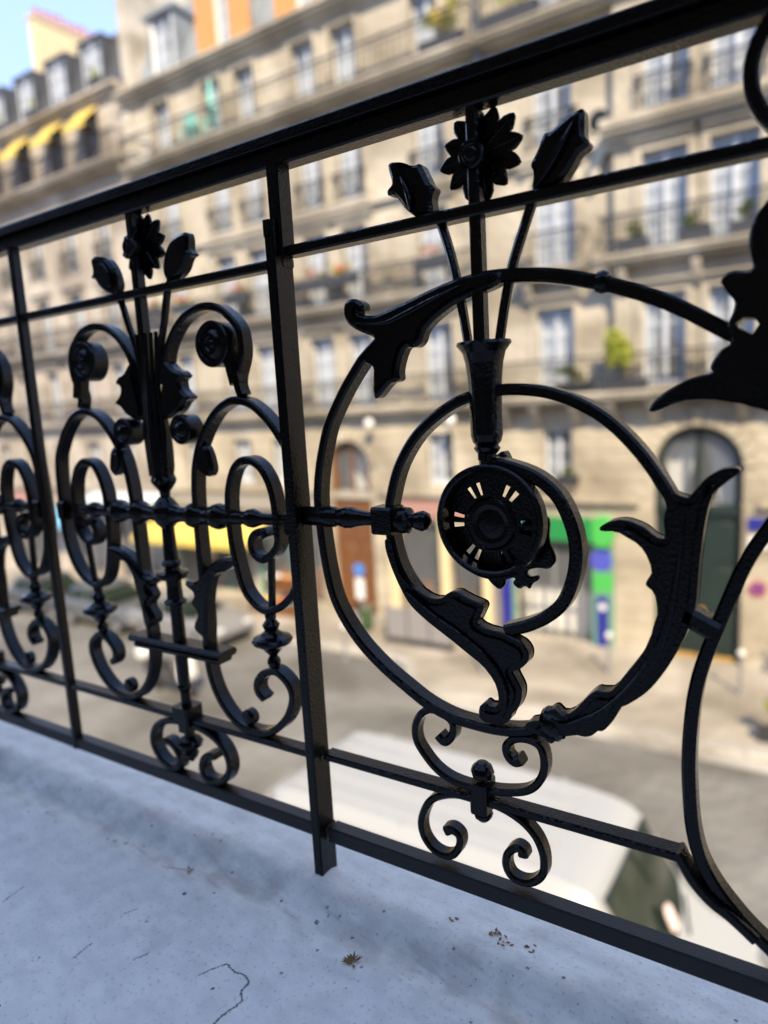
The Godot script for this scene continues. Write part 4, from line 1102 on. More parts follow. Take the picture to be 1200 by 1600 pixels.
func awning(at: Vector3, w: float, reach: float, drop: float, m: String, label: String, group := "", edge := "") -> void:
	var o := thing("awning", label, "awning", at, group)
	var b := MB.new()
	var n := Vector3(0, reach, drop).normalized()
	for k in 8:
		var t0 := k / 8.0; var t1 := (k + 1) / 8.0
		var s0 := -0.04 * sin(t0 * PI); var s1 := -0.04 * sin(t1 * PI)
		for side in [0.0, -0.012]:
			b.quad(Vector3(-w / 2, -drop * t0 + s0 + side, reach * t0), Vector3(w / 2, -drop * t0 + s0 + side, reach * t0), Vector3(w / 2, -drop * t1 + s1 + side, reach * t1), Vector3(-w / 2, -drop * t1 + s1 + side, reach * t1), n, n, n, n)
	part("canvas", b, M[m], o)
	var v := MB.new()
	var k2 := int(w / 0.16)
	for k in k2:
		var xa := lerpf(-w / 2, w / 2, float(k) / k2); var xb := lerpf(-w / 2, w / 2, float(k + 1) / k2)
		v.box(Vector3(xa, -drop - 0.2 - 0.03 * (k % 2), reach - 0.006), Vector3(xb - 0.004, -drop + 0.005, reach + 0.006))
	part("valance", v, M[m if edge == "" else edge], o)
	for s in [-1.0, 1.0]:
		var a := MB.new()
		a.tube(PackedVector3Array([Vector3(s * (w / 2 - 0.05), -drop - 0.1, 0.0), Vector3(s * (w / 2 - 0.05), -drop, reach)]), PackedFloat32Array([0.018, 0.018]), 6)
		part("arm", a, M.grey_metal, o)
	part("roller", turned(Vector3(-w / 2, 0.02, 0), Vector3.RIGHT, [[0, 0.1], [0.1, 55], [w * 1000, 55], [w * 1000 + 0.1, 0.1]], 10), M.grey_metal, o)

func own_house() -> void:
	# the house that carries the balcony: it stands behind the camera and keeps the sun off the railing
	var h := thing("stone_house", "plain rendered house that carries the balcony with the black railing", "house", Vector3.ZERO)
	var ops := []
	for y in [3.0]:
		for k in 14:
			ops.append([-24.2 + k * 3.0 - 0.6, y, 1.2, 2.2])
	for k in 14:
		ops.append([-24.2 + k * 3.0 - 0.6, 6.9, 1.2, 2.3])
	# the tall window that the camera looks out of stands open on a dark room
	ops = ops.filter(func(o): return o[1] < 6.0 or o[0] + o[2] < -2.4 or o[0] > 1.4)
	ops.append([-2.2, LEDGE_Y + 0.05, 3.4, 2.7])
	var b := wall_mesh(-26.0, 18.0, 0, 9.5, 0, 0.3, ops)
	b.xform(Transform3D(Basis(Vector3(1, 0, 0), Vector3(0, 1, 0), Vector3(0, 0, -1)), Vector3(0, 0, 1.3)))
	part("wall", b, M.own_wall, h)
	part("room_back", one_box(Vector3(-25.9, 0, 2.8), Vector3(17.9, 9.4, 3.0)), M.room, h)
	part("side_wall", one_box(Vector3(-26.0, 0, 1.302), Vector3(-25.8, 9.5, 10)), M.stone, h)
	part("side_wall", one_box(Vector3(17.8, 0, 1.302), Vector3(18.0, 9.5, 10)), M.stone, h)
	part("roof", one_box(Vector3(-26, 9.5, 1.15), Vector3(18, 9.65, 10)), M.zinc, h)
	for k in 14:
		for y in [3.0, 6.9]:
			var w := MB.new()
			var x := -24.2 + k * 3.0
			if y > 6.0 and x > -3.0 and x < 2.0:
				continue
			w.face(Vector3(x - 0.6, y, 1.5), Vector3(x + 0.6, y, 1.5), Vector3(x + 0.6, y + 2.3, 1.5), Vector3(x - 0.6, y + 2.3, 1.5), Vector3.FORWARD)
			part("window_pane", w, M.glass, h)
	# the balcony slab below the ledge
	part("balcony_slab", one_box(Vector3(-2.6, LEDGE_Y - 0.3, -0.72), Vector3(1.8, LEDGE_Y - 0.03, 1.299)), M.stone, h)

# ---------------------------------------------------------------- the balcony's white ledge
const LX0 := -1.75
const LX1 := 0.55
const LZ0 := -0.757
const LZ1 := -0.12

func ledge_height(x: float, z: float, f: FastNoiseLite, g: FastNoiseLite) -> float:
	var wob := 0.012 * g.get_noise_2d(x * 900.0, 0.0)
	var zz := z + wob
	var y := 0.0
	# a shallow gutter runs inside the rail; outside its crest the nosing falls towards the street
	y += 0.007 * smoothstep(-0.585, -0.632, zz) - 0.0175 * smoothstep(-0.615, -0.775, zz)
	y -= 0.0075 * exp(-pow((zz + 0.588) / 0.028, 2.0))
	y += 0.006 * smoothstep(-0.55, -0.2, zz)
	y += 0.0016 * f.get_noise_2d(x * 1000.0, z * 1000.0) + 0.0007 * f.get_noise_2d(x * 4200.0, z * 4200.0)
	y += 0.007 * exp(-(pow((x + 0.5583) / 0.017, 2.0) + pow((z + 0.655) / 0.026, 2.0)))
	y -= 0.005 * pow(smoothstep(-0.748, -0.757, z), 2.0)
	return y

func ledge() -> void:
	var f := FastNoiseLite.new(); f.seed = 5; f.frequency = 0.012; f.fractal_octaves = 3
	var g := FastNoiseLite.new(); g.seed = 9; g.frequency = 0.006
	var step := 0.004
	var nx := int((LX1 - LX0) / step); var nz := int((LZ1 - LZ0) / step)
	var st := PackedVector3Array(); var nn := PackedVector3Array(); var uv := PackedVector2Array(); var ix := PackedInt32Array()
	var hs := []
	for j in nz + 1:
		for i in nx + 1:
			var x := LX0 + i * step; var z := LZ0 + j * step
			st.append(Vector3(x, LEDGE_Y + ledge_height(x, z, f, g), z))
			uv.append(Vector2(float(i) / nx, float(j) / nz))
	for j in nz + 1:
		for i in nx + 1:
			var a := st[j * (nx + 1) + maxi(i - 1, 0)]; var b := st[j * (nx + 1) + mini(i + 1, nx)]
			var c := st[maxi(j - 1, 0) * (nx + 1) + i]; var d := st[mini(j + 1, nz) * (nx + 1) + i]
			nn.append((d - c).cross(b - a).normalized())
	for j in nz:
		for i in nx:
			var p := j * (nx + 1) + i
			ix.append_array([p, p + 1, p + nx + 2, p, p + nx + 2, p + nx + 1])
	var arr := []
	arr.resize(Mesh.ARRAY_MAX)
	arr[Mesh.ARRAY_VERTEX] = st; arr[Mesh.ARRAY_NORMAL] = nn; arr[Mesh.ARRAY_TEX_UV] = uv; arr[Mesh.ARRAY_INDEX] = ix
	var m := ArrayMesh.new()
	m.add_surface_from_arrays(Mesh.PRIMITIVE_TRIANGLES, arr)
	# paint: old white coats with grime, stains, specks and cracks
	var W := 2048; var H := 548
	var col := Image.create(W, H, false, Image.FORMAT_RGB8)
	var hgt := Image.create(W, H, false, Image.FORMAT_L8)
	var fine := FastNoiseLite.new(); fine.seed = 21; fine.frequency = 0.02; fine.fractal_octaves = 5
	var streak := FastNoiseLite.new(); streak.seed = 33; streak.frequency = 0.03; streak.fractal_octaves = 4
	var grit := FastNoiseLite.new(); grit.seed = 58; grit.frequency = 0.16; grit.fractal_octaves = 3
	var patch := FastNoiseLite.new(); patch.seed = 47; patch.frequency = 0.006; patch.fractal_octaves = 5
	var base := Color(0.94, 0.905, 0.85); var dirt := Color(0.52, 0.47, 0.41); var worn := Color(0.885, 0.85, 0.80)
	for y in H:
		var z := LZ0 + (LZ1 - LZ0) * y / H
		for x in W:
			var a := fine.get_noise_2d(x, y)
			var s := streak.get_noise_2d(x * 0.22 + y * 0.35, y * 1.5 - x * 0.35)
			var p := patch.get_noise_2d(x, y * 1.6)
			var c := base.lerp(worn, clampf(0.5 + a * 1.1 + s * 0.5, 0.0, 1.0))
			var band := exp(-pow((z + 0.592 + 0.02 * p) / 0.034, 2.0))
			var grime := clampf((a * 0.9 + s * 0.8 + p * 1.2 + 0.55) * band, 0.0, 1.0) * 0.5
			grime += clampf((p - 0.32) * 2.2, 0.0, 0.28) * (0.5 + a)
			grime += clampf((s - 0.42) * 1.6, 0.0, 0.3) * (0.25 + band)
			c = c.lerp(dirt, clampf(grime, 0.0, 0.7) * 0.42)
			var gr := grit.get_noise_2d(x, y)
			c = c.lerp(Color(0.62, 0.58, 0.52), clampf((gr - 0.38) * 1.8, 0.0, 0.4))
			col.set_pixel(x, y, c)
			hgt.set_pixel(x, y, Color.from_hsv(0, 0, clampf(0.5 + 0.2 * s + 0.2 * a + 0.1 * gr, 0.0, 1.0)))
	var r := RandomNumberGenerator.new(); r.seed = 77
	for k in 420:
		var x := r.randi_range(4, W - 5); var y := r.randi_range(4, H - 5)
		if r.randf() < 0.45:
			y = clampi(int((-0.60 + r.randfn() * 0.045 - LZ0) / (LZ1 - LZ0) * H), 4, H - 5)
		var size := 0 if r.randf() < 0.7 else (1 if r.randf() < 0.85 else 2)
		var dark := Color(0.16, 0.14, 0.12).lerp(Color(0.5, 0.45, 0.38), r.randf())
		for dy in range(-size, size + 1):
			for dx in range(-size, size + 1):
				if r.randf() < 0.75:
					col.set_pixel(x + dx, y + dy, col.get_pixel(x + dx, y + dy).lerp(dark, 0.8))
					hgt.set_pixel(x + dx, y + dy, Color(0.8, 0.8, 0.8))
	var cracks := [[-582, -449, -575, -463, -569, -473], [-569, -473, -566, -477, -557, -474, -547, -472, -540, -474, -531, -473, -525, -470, -523, -467, -524, -460, -522, -454, -516, -451, -513, -447, -516, -434, -519, -419, -516, -395], [-906, -402, -907, -418, -910, -435], [-731, -390, -733, -417], [-742, -469, -735, -486], [-667, -426, -661, -436, -659, -443], [-780, -560, -745, -575]]
	for ci in cracks.size():
		var c: Array = cracks[ci]
		for i in range(0, c.size() - 2, 2):
			var a := Vector2(c[i], c[i + 1]) * 0.001; var b := Vector2(c[i + 2], c[i + 3]) * 0.001
			var n := int(a.distance_to(b) / 0.0004) + 1
			for k in n:
				var q := a.lerp(b, float(k) / n) + Vector2(r.randfn(), r.randfn()) * 0.0004
				var px := int((q.x - LX0) / (LX1 - LX0) * W); var py := int((q.y - LZ0) / (LZ1 - LZ0) * H)
				if px > 1 and px < W - 2 and py > 1 and py < H - 2:
					col.set_pixel(px, py, col.get_pixel(px, py).lerp(Color(0.13, 0.11, 0.1), (0.42 if ci == 1 else 0.14) * r.randf_range(0.5, 1.0)))
					hgt.set_pixel(px, py, Color(0.05, 0.05, 0.05))
					if r.randf() < 0.4:
						col.set_pixel(px + 1, py, col.get_pixel(px + 1, py).lerp(Color(0.3, 0.27, 0.24), 0.5))
	var pm := StandardMaterial3D.new()
	pm.resource_name = "ledge_paint"
	pm.albedo_texture = ImageTexture.create_from_image(col)
	pm.roughness = 0.55
	pm.heightmap_enabled = true
	pm.heightmap_texture = ImageTexture.create_from_image(hgt)
	pm.heightmap_scale = 0.26
	var o := thing("balcony_ledge", "white painted stone ledge with cracks and grime under the black railing", "ledge")
	part("painted_top", m, pm, o)
	part("ledge_body", one_box(Vector3(LX0, LEDGE_Y - 0.06, LZ0 + 0.002), Vector3(LX1, LEDGE_Y - 0.027, LZ1)), M.ledge_white, o)
	part("ledge_nosing", one_box(Vector3(-2.6, LEDGE_Y - 0.32, LZ0 - 0.0), Vector3(1.8, LEDGE_Y - 0.03, LZ0 + 0.012)), M.ledge_white, o)
	part("floor_paint", one_box(Vector3(-2.6, LEDGE_Y - 0.028, LZ1 - 0.001), Vector3(1.8, LEDGE_Y + 0.003, 1.298)), M.ledge_white, o)
	part("ledge_end", one_box(Vector3(-2.6, LEDGE_Y - 0.028, LZ0 + 0.013), Vector3(LX0 + 0.001, LEDGE_Y + 0.002, LZ1 - 0.002)), M.ledge_white, o)
	part("ledge_end", one_box(Vector3(LX1 - 0.001, LEDGE_Y - 0.028, LZ0 + 0.013), Vector3(1.8, LEDGE_Y + 0.002, LZ1 - 0.002)), M.ledge_white, o)
	# small dry things that have blown in
	var lab := {0: "dry brown flower head lying on the white ledge", 1: "dry curled leaf scrap on the ledge in front of narrow panel", 2: "small heap of brown crumbs and paint flakes by the bottom rail"}
	var dry := [[-441, -551, 0], [-737, -571, 1], [-368, -662, 2], [-318, -660, 2], [-300, -656, 1], [-272, -661, 2]]
	for d in dry:
		var x: float = d[0] * 0.001; var z: float = d[1] * 0.001
		var y := LEDGE_Y + ledge_height(x, z, f, g)
		var b := MB.new()
		if d[2] == 0:
			for k in 26:
				var a := r.randf() * TAU; var l := r.randf_range(0.005, 0.0125)
				var e := Vector3(cos(a), r.randf_range(0.05, 0.6), sin(a)).normalized()
				var w := e.cross(Vector3(0, 1, 0.2)).normalized() * 0.0016
				var p0 := Vector3(r.randfn() * 0.002, 0.0012, r.randfn() * 0.002)
				var nn2 := w.cross(e).normalized()
				b.face(p0, p0 + e * l * 0.5 + w, p0 + e * l, p0 + e * l * 0.5 - w, nn2)
			tag(part("dry_flower", b, M.dry, self, Vector3(x, y, z)), lab[0], "flower")
		else:
			var k2 := 7 if d[2] == 1 else 6
			var s := 0.004 if d[2] == 1 else 0.0036 + 0.0006 * float(absi(d[0]) % 4)
			for k in k2:
				var c := Vector3(r.randfn() * s, 0.0008 + r.randf() * 0.001, r.randfn() * s)
				var t := Vector3(r.randfn(), r.randf() * 0.5, r.randfn()).normalized() * s * 0.8
				var w2 := t.cross(Vector3(0.2, 1, 0.1)).normalized() * s * 0.4
				b.face(c - t, c + w2, c + t, c - w2, Vector3.UP)
			if d[2] == 1:
				tag(part("dry_leaf", b, M.dry, self, Vector3(x, y, z)), lab[1] if d[0] < -500 else "dry leaf scrap among crumbs by the bottom rail", "leaf")
			else:
				tag(part("paint_flake", b, M.flake if d[0] % 2 else M.dry, self, Vector3(x, y, z)), lab[2], "flake", "flakes along the bottom rail")

# ---------------------------------------------------------------- street
func street() -> void:
	setting("ground", one_box(Vector3(-220, -0.4, -120), Vector3(220, -0.1, 120)), M.paving)
	setting("road", one_box(Vector3(-160, -0.2, -15.8), Vector3(120, 0.0, -4.6)), M.asphalt)
	# far pavement: it bulges out in front of the green door and gives way to parked cars on the left
	var pv := MB.new()
	var outline := PackedVector2Array([Vector2(-160, -15.8), Vector2(-10.2, -15.8), Vector2(-9.6, -15.5), Vector2(-9.0, -14.6), Vector2(-8.4, -14.3), Vector2(120, -14.3), Vector2(120, -18.9), Vector2(-160, -18.9)])
	var flipped := PackedVector2Array()
	for q in outline:
		flipped.append(Vector2(q.x, -q.y))
	pv.plate(flipped, 0.14, -0.1, 0.01)
	pv.xform(Transform3D(Basis(Vector3(1, 0, 0), Vector3(0, 0, -1), Vector3(0, 1, 0)), Vector3.ZERO))
	setting("pavement", pv, M.paving)
	var line := [Vector2(-60, -15.78), Vector2(-10.25, -15.78), Vector2(-9.65, -15.46), Vector2(-9.05, -14.55), Vector2(-8.4, -14.22), Vector2(14, -14.22)]
	var kerb := thing("kerb", "pale granite kerb along the far pavement", "kerb")
	var run := PackedVector2Array(line)
	var acc := 0.0
	for i in run.size() - 1:
		var a := run[i]; var b := run[i + 1]
		var n := maxi(1, int(a.distance_to(b) / 1.0))
		for k in n:
			var p := a.lerp(b, float(k) / n); var q := a.lerp(b, float(k + 1) / n)
			if p.x < -34:
				continue
			var d := (q - p).normalized() * 0.006
			var st := MB.new()
			st.strip(PackedVector2Array([Vector2(p.x + d.x, -(p.y + d.y)), Vector2(q.x - d.x, -(q.y - d.y))]), PackedFloat32Array([0.3, 0.3]), 0.15, -0.05, 0.02)
			st.xform(Transform3D(Basis(Vector3(1, 0, 0), Vector3(0, 0, -1), Vector3(0, 1, 0)), Vector3.ZERO))
			part("kerb_stone", st, M.granite, kerb)
	setting("near_pavement", one_box(Vector3(-160, -0.15, -4.6), Vector3(120, 0.14, 1.3)), M.paving)
	for k in 12:
		var x := -40.0 + k * 5.0
		var o := part("road_marking", one_box(Vector3(x, -0.05, -10.66), Vector3(x + 3.4, 0.004, -10.54)), M.road_paint, self)
		o.set_meta("kind", "structure")
	setting("gutter", one_box(Vector3(-8.2, -0.06, -14.06), Vector3(60, 0.003, -13.72)), M.granite)
	# bollards
	var first: Node3D = null
	for q in [[-4.63, -16.95], [-1.65, -16.9], [-11.6, -15.2], [-7.5, -15.6]]:
		if first == null:
			first = thing("bollard", "slim grey bollard with white ball in front of the blue posters", "bollard", Vector3.ZERO, "bollards on the far pavement")
			part("post", turned(Vector3.ZERO, Vector3.UP, [[0, 60], [60, 60], [90, 42], [880, 38], [900, 55], [930, 55], [940, 30]], 14), M.grey_metal, first)
			part("ball", turned(Vector3(0, 1.0, 0), Vector3.UP, [[-80, 0.1], [-70, 40], [-40, 70], [0, 82], [40, 70], [70, 40], [82, 0.1]], 14), M.white_paint, first)
			first.position = Vector3(q[0], 0.14, q[1])
		else:
			var d: Node3D = first.duplicate()
			d.name = numbered("bollard")
			d.set_meta("label", "slim grey bollard with white ball " + ("before the green carriage door" if q[0] > -2 else "at the kerb before the brown door" if q[0] < -11 else "between terrace screen and blue posters"))
			add_child(d)
			d.position = Vector3(q[0], 0.14 if q[0] > -11 else 0.0, q[1])
	# no-stopping sign on the wall by the green door
	var ns := thing("round_sign", "small round blue sign with red rim beside the green door", "sign", Vector3(-1.5, 2.18, FZ + 0.06))
	part("rim", turned(Vector3.ZERO, Vector3.BACK, [[0, 0.1], [0.1, 205], [12, 205], [12.1, 0.1]], 28), M.red_paint, ns)
	part("disc", turned(Vector3(0, 0, 0.012), Vector3.BACK, [[0, 0.1], [0.1, 155], [3, 155], [3.1, 0.1]], 28), M.deep_blue, ns)
	for a in [PI / 4, -PI / 4]:
		var s := MB.new()
		s.strip(PackedVector2Array([Vector2(cos(a), sin(a)) * -0.15, Vector2(cos(a), sin(a)) * 0.15]), PackedFloat32Array([0.03, 0.03]), 0.0185 if a > 0 else 0.0175, 0.013, 0.001)
		part("cross_bar", s, M.red_paint, ns)
	# blue sign on a post, litter bin below it
	var bs := thing("street_sign", "blue round street sign on a pole by the brown door", "sign", Vector3(-12.5, 0.14, -17.4))
	part("pole", turned(Vector3.ZERO, Vector3.UP, [[0, 30], [2100, 30], [2101, 0.1]], 10), M.grey_metal, bs)
	part("disc", turned(Vector3(0, 1.95, 0.04), Vector3.BACK, [[0, 0.1], [0.1, 200], [12, 200], [12.1, 0.1]], 24), M.sky_blue, bs)
	part("plate", one_box(Vector3(-0.16, 1.0, 0.035), Vector3(0.16, 1.66, 0.05)), M.white_paint, bs)
	var bin := thing("litter_bin", "green litter bag hanging in its hoop under the blue sign", "bin", Vector3(-12.22, 0.14, -17.25))
	part("bag", turned(Vector3.ZERO, Vector3.UP, [[60, 0.1], [70, 130], [200, 190], [500, 200], [760, 205], [780, 215]], 14), M.leaf_dark, bin)
	part("hoop", turned(Vector3.ZERO, Vector3.UP, [[770, 225], [800, 230], [805, 200], [775, 198]], 16), M.grey_metal, bin)
	part("stand", turned(Vector3(0, 0, -0.24), Vector3.UP, [[0, 25], [850, 25], [851, 0.1]], 8), M.grey_metal, bin)
	# terrace screen of the red shop
	var ts := thing("terrace_screen", "low grey terrace screen in front of the red shop", "screen", Vector3(-10.1, 0.14, -16.85))
	for k in 3:
		part("screen_panel", one_box(Vector3(-1.1 + k * 0.74, 0.12, -0.02), Vector3(-0.4 + k * 0.74, 1.05, 0.02)), M.grey_panel, ts)
	for k in 4:
		part("screen_post", one_box(Vector3(-1.14 + k * 0.74, 0, -0.03), Vector3(-1.1 + k * 0.74, 1.1, 0.03)), M.dark_frame, ts)
	part("screen_foot", one_box(Vector3(-1.15, 0, -0.2), Vector3(1.12, 0.04, 0.2)), M.dark_frame, ts)
	# shop awnings on the left
	awning(Vector3(-20.3, 3.35, FZ + 0.12), 6.2, 1.5, 0.75, "yellow_canvas", "long yellow shop awning over the pavement", "")
	awning(Vector3(-25.1, 4.15, FZ + 0.12), 5.2, 1.1, 0.3, "pale_canvas", "pale shop awning with teal edge beside the long yellow one", "", "teal_canvas")
	awning(Vector3(-29.4, 3.4, FZ + 0.12), 2.6, 1.2, 0.6, "sky_canvas", "sky blue shop awning on the beige house", "")
	# crates of goods under the yellow awning
	var colours := ["orange_paint", "yellow_canvas", "red_paint", "leaf_light", "white_paint", "orange_paint", "teal_canvas"]
	var words := {"orange_paint": "oranges", "yellow_canvas": "yellow fruit", "red_paint": "red fruit", "leaf_light": "green fruit", "white_paint": "white goods", "teal_canvas": "teal packs"}
	for k in 7:
		var c := thing("crate", "wooden crate of %s %s under the yellow shop awning" % [words[colours[k]], "on the ground" if k < 4 else "on the upper row"], "crate", Vector3(-17.2 + k * 0.62 - (0.0 if k < 4 else 2.3), 0.14 + (0.0 if k < 4 else 0.62), -17.6 - (0.0 if k < 4 else 0.75)), "crates under the yellow awning")
		part("crate_body", boxes([[Vector3(-0.27, 0, -0.2), Vector3(0.27, 0.02, 0.2)], [Vector3(-0.27, 0.021, 0.18), Vector3(0.27, 0.5, 0.2)], [Vector3(-0.27, 0.021, -0.2), Vector3(0.27, 0.5, -0.18)], [Vector3(-0.27, 0.021, -0.179), Vector3(-0.25, 0.5, 0.179)], [Vector3(0.25, 0.021, -0.179), Vector3(0.27, 0.5, 0.179)]]), M.brown_wood, c)
		for q in 20:
			part("fruit", turned(Vector3(-0.2 + (q % 5) * 0.1, 0.5, -0.13 + int(q / 5.0) * 0.09), Vector3.UP, [[-50, 0.1], [-35, 38], [0, 52], [35, 38], [50, 0.1]], 8), M[colours[k]], c)

func wheel(parent: Node3D, x: float, y: float, z: float, r: float, side: float) -> void:
	var o := group_part("wheel", parent, Vector3(x, y, z))
	part("tyre", turned(Vector3.ZERO, Vector3.BACK * side, [[-200, r * 600], [-190, r * 900], [-150, r * 1000], [-40, r * 1000], [-5, r * 930], [0, r * 640]], 22), M.rubber, o)
	part("rim", turned(Vector3.ZERO, Vector3.BACK * side, [[-40, r * 640], [-12, r * 620], [-20, r * 500], [-10, r * 180], [-6, 0.1]], 18), M.grey_metal, o)

func car(label: String, at: Vector3, paint: String) -> Node3D:
	var o := thing("parked_car", label, "car", at, "cars parked along the far kerb")
	var body := rounded(PackedVector2Array([Vector2(-2.1, 0.28), Vector2(2.05, 0.25), Vector2(2.15, 0.5), Vector2(2.05, 0.72), Vector2(1.1, 0.93), Vector2(-1.9, 0.98), Vector2(-2.12, 0.75)]), 2)
	var b := MB.new(); b.plate(body, 0.87, -0.87, 0.09)
	part("body", b, M[paint], o)
	var g := MB.new(); g.plate(rounded(PackedVector2Array([Vector2(-1.85, 0.9), Vector2(1.1, 0.88), Vector2(0.35, 1.4), Vector2(-1.2, 1.44)]), 1), 0.74, -0.74, 0.12)
	part("glasshouse", g, M.car_glass, o)
	var rf := MB.new(); rf.plate(rounded(PackedVector2Array([Vector2(-1.35, 1.385), Vector2(0.4, 1.36), Vector2(0.28, 1.44), Vector2(-1.1, 1.48)]), 1), 0.69, -0.69, 0.03)
	part("roof", rf, M[paint], o)
	for s in [1.0, -1.0]:
		wheel(o, 1.32, 0.31, 0.885 * s, 0.31, s); wheel(o, -1.3, 0.31, 0.885 * s, 0.31, s)
		part("tail_lamp", one_box(Vector3(-2.14, 0.66, 0.55 * s - 0.14), Vector3(-2.0, 0.84, 0.55 * s + 0.14)), M.lamp_red, o)
		part("headlamp", one_box(Vector3(1.9, 0.58, 0.6 * s - 0.14), Vector3(2.1, 0.7, 0.6 * s + 0.14)), M.white_paint, o)
		part("pillar", one_box(Vector3(-0.45, 0.95, 0.735 * s - 0.01), Vector3(-0.35, 1.38, 0.735 * s + 0.01)), M[paint], o)
		part("mirror", one_box(Vector3(0.55, 0.93, 0.95 * s - 0.09), Vector3(0.72, 1.06, 0.95 * s + 0.06)), M[paint], o)
	part("number_plate", one_box(Vector3(-2.13, 0.5, -0.26), Vector3(-2.1, 0.6, 0.26)), M.white_paint, o)
	return o

func van() -> void:
	var o := thing("parked_van", "white delivery van with ribbed roof parked below the balcony", "van", Vector3(0, 0, -7.1))
	var side := rounded(PackedVector2Array([Vector2(-6.15, 0.35), Vector2(-0.55, 0.35), Vector2(-0.4, 0.6), Vector2(-0.5, 1.0), Vector2(-1.22, 1.18), Vector2(-1.8, 2.16), Vector2(-2.15, 2.29), Vector2(-3.0, 2.33), Vector2(-5.9, 2.33), Vector2(-6.2, 2.15)]), 2)
	var b := MB.new(); b.plate(side, 1.02, -1.02, 0.14)
	part("body", b, M.van_white, o)
	for k in 5:
		var z := -0.7 + k * 0.35
		var rr := MB.new()
		rr.strip(PackedVector2Array([Vector2(-5.85, z), Vector2(-2.4, z)]), PackedFloat32Array([0.09, 0.09]), 0.02, -0.02, 0.012)
		rr.xform(Transform3D(Basis(Vector3(1, 0, 0), Vector3(0, 0, 1), Vector3(0, 1, 0)), Vector3(0, 2.325, 0)))
		part("roof_rib", rr, M.van_white, o)
	for k in 3:
		var x: float = [-5.4, -4.1, -2.75][k]
		part("roof_seam", one_box(Vector3(x - 0.03, 2.31, -0.9), Vector3(x + 0.03, 2.333, 0.9)), M.van_white, o)
	# windscreen: a dark sheet set in the sloping front, wipers below it
	var t0 := Vector2(-1.30, 1.27); var t1 := Vector2(-1.80, 2.15)
	var n := Vector3(0.87, 0.49, 0)
	var ws := MB.new()
	for k in 12:
		var za := lerpf(-0.86, 0.86, k / 12.0); var zb := lerpf(-0.86, 0.86, (k + 1) / 12.0)
		var pa := 0.012 + 0.05 * (1.0 - za * za); var pb := 0.012 + 0.05 * (1.0 - zb * zb)
		var na := Vector3(0.87, 0.49, za * 0.12).normalized(); var nb := Vector3(0.87, 0.49, zb * 0.12).normalized()
		ws.quad(Vector3(t0.x, t0.y, za) + n * pa, Vector3(t0.x, t0.y, zb) + n * pb, Vector3(t1.x, t1.y, zb * 0.93) + n * pb, Vector3(t1.x, t1.y, za * 0.93) + n * pa, na, nb, nb, na)
	part("windscreen", ws, M.car_glass, o)
	for s in [-1.0, 1.0]:
		var wp := MB.new()
		wp.tube(PackedVector3Array([Vector3(-1.16, 1.25, 0.1 + s * 0.35), Vector3(-1.28, 1.42, s * 0.35 - 0.3)]), PackedFloat32Array([0.014, 0.01]), 6)
		part("wiper", wp, M.rubber, o)
		part("side_window", slab(PackedVector2Array([Vector2(-1.45, 1.25), Vector2(-2.75, 1.28), Vector2(-2.75, 2.0), Vector2(-1.85, 2.0)]), 1.03 * s + 0.006, 1.03 * s - 0.012, 0.004), M.car_glass, o)
		wheel(o, -1.35, 0.34, 1.0 * s, 0.34, s); wheel(o, -5.2, 0.34, 1.0 * s, 0.34, s)
		part("mirror", one_box(Vector3(-1.55, 1.25, 1.15 * s - 0.1), Vector3(-1.42, 1.55, 1.15 * s + 0.1)), M.rubber, o)
		part("headlamp", one_box(Vector3(-0.62, 0.72, 0.75 * s - 0.16), Vector3(-0.41, 0.95, 0.75 * s + 0.16)), M.grey_metal, o)
		part("rear_door", slab(PackedVector2Array([Vector2(0.03 * s, 0.5), Vector2(0.93 * s, 0.5), Vector2(0.93 * s, 2.15), Vector2(0.03 * s, 2.15)]), 0.012, -0.012, 0.006).xform(Transform3D(Basis(Vector3(0, 0, 1), Vector3(0, 1, 0), Vector3(-1, 0, 0)), Vector3(-6.2, 0, 0))), M.van_white, o)
	part("side_moulding", one_box(Vector3(-6.0, 0.75, 1.018), Vector3(-1.9, 0.87, 1.032)), M.rubber, o)
	part("bumper", slab(rounded(PackedVector2Array([Vector2(-0.6, 0.3), Vector2(-0.3, 0.33), Vector2(-0.28, 0.6), Vector2(-0.5, 0.66)]), 1), 0.98, -0.98, 0.04), M.rubber, o)
	# seen through or on the screen's foot: a pale folded sheet on the scuttle
	var sh := MB.new()
	sh.plate(rounded(PackedVector2Array([Vector2(-0.14, -0.1), Vector2(0.12, -0.13), Vector2(0.16, 0.08), Vector2(-0.1, 0.13)]), 1), 0.006, 0.0, 0.002)
	sh.xform(Transform3D(Basis(Vector3(-0.49, 0.87, 0.0).normalized(), Vector3(0, 0, 1), Vector3(0.87, 0.49, 0).normalized()), Vector3(-1.36, 1.52, -0.02)))
	tag(part("paper_sheet", sh, M.pale_paper, self, Vector3(0.055, 0.03, -7.1)), "pale pink paper tucked on the windscreen of the white van", "paper")

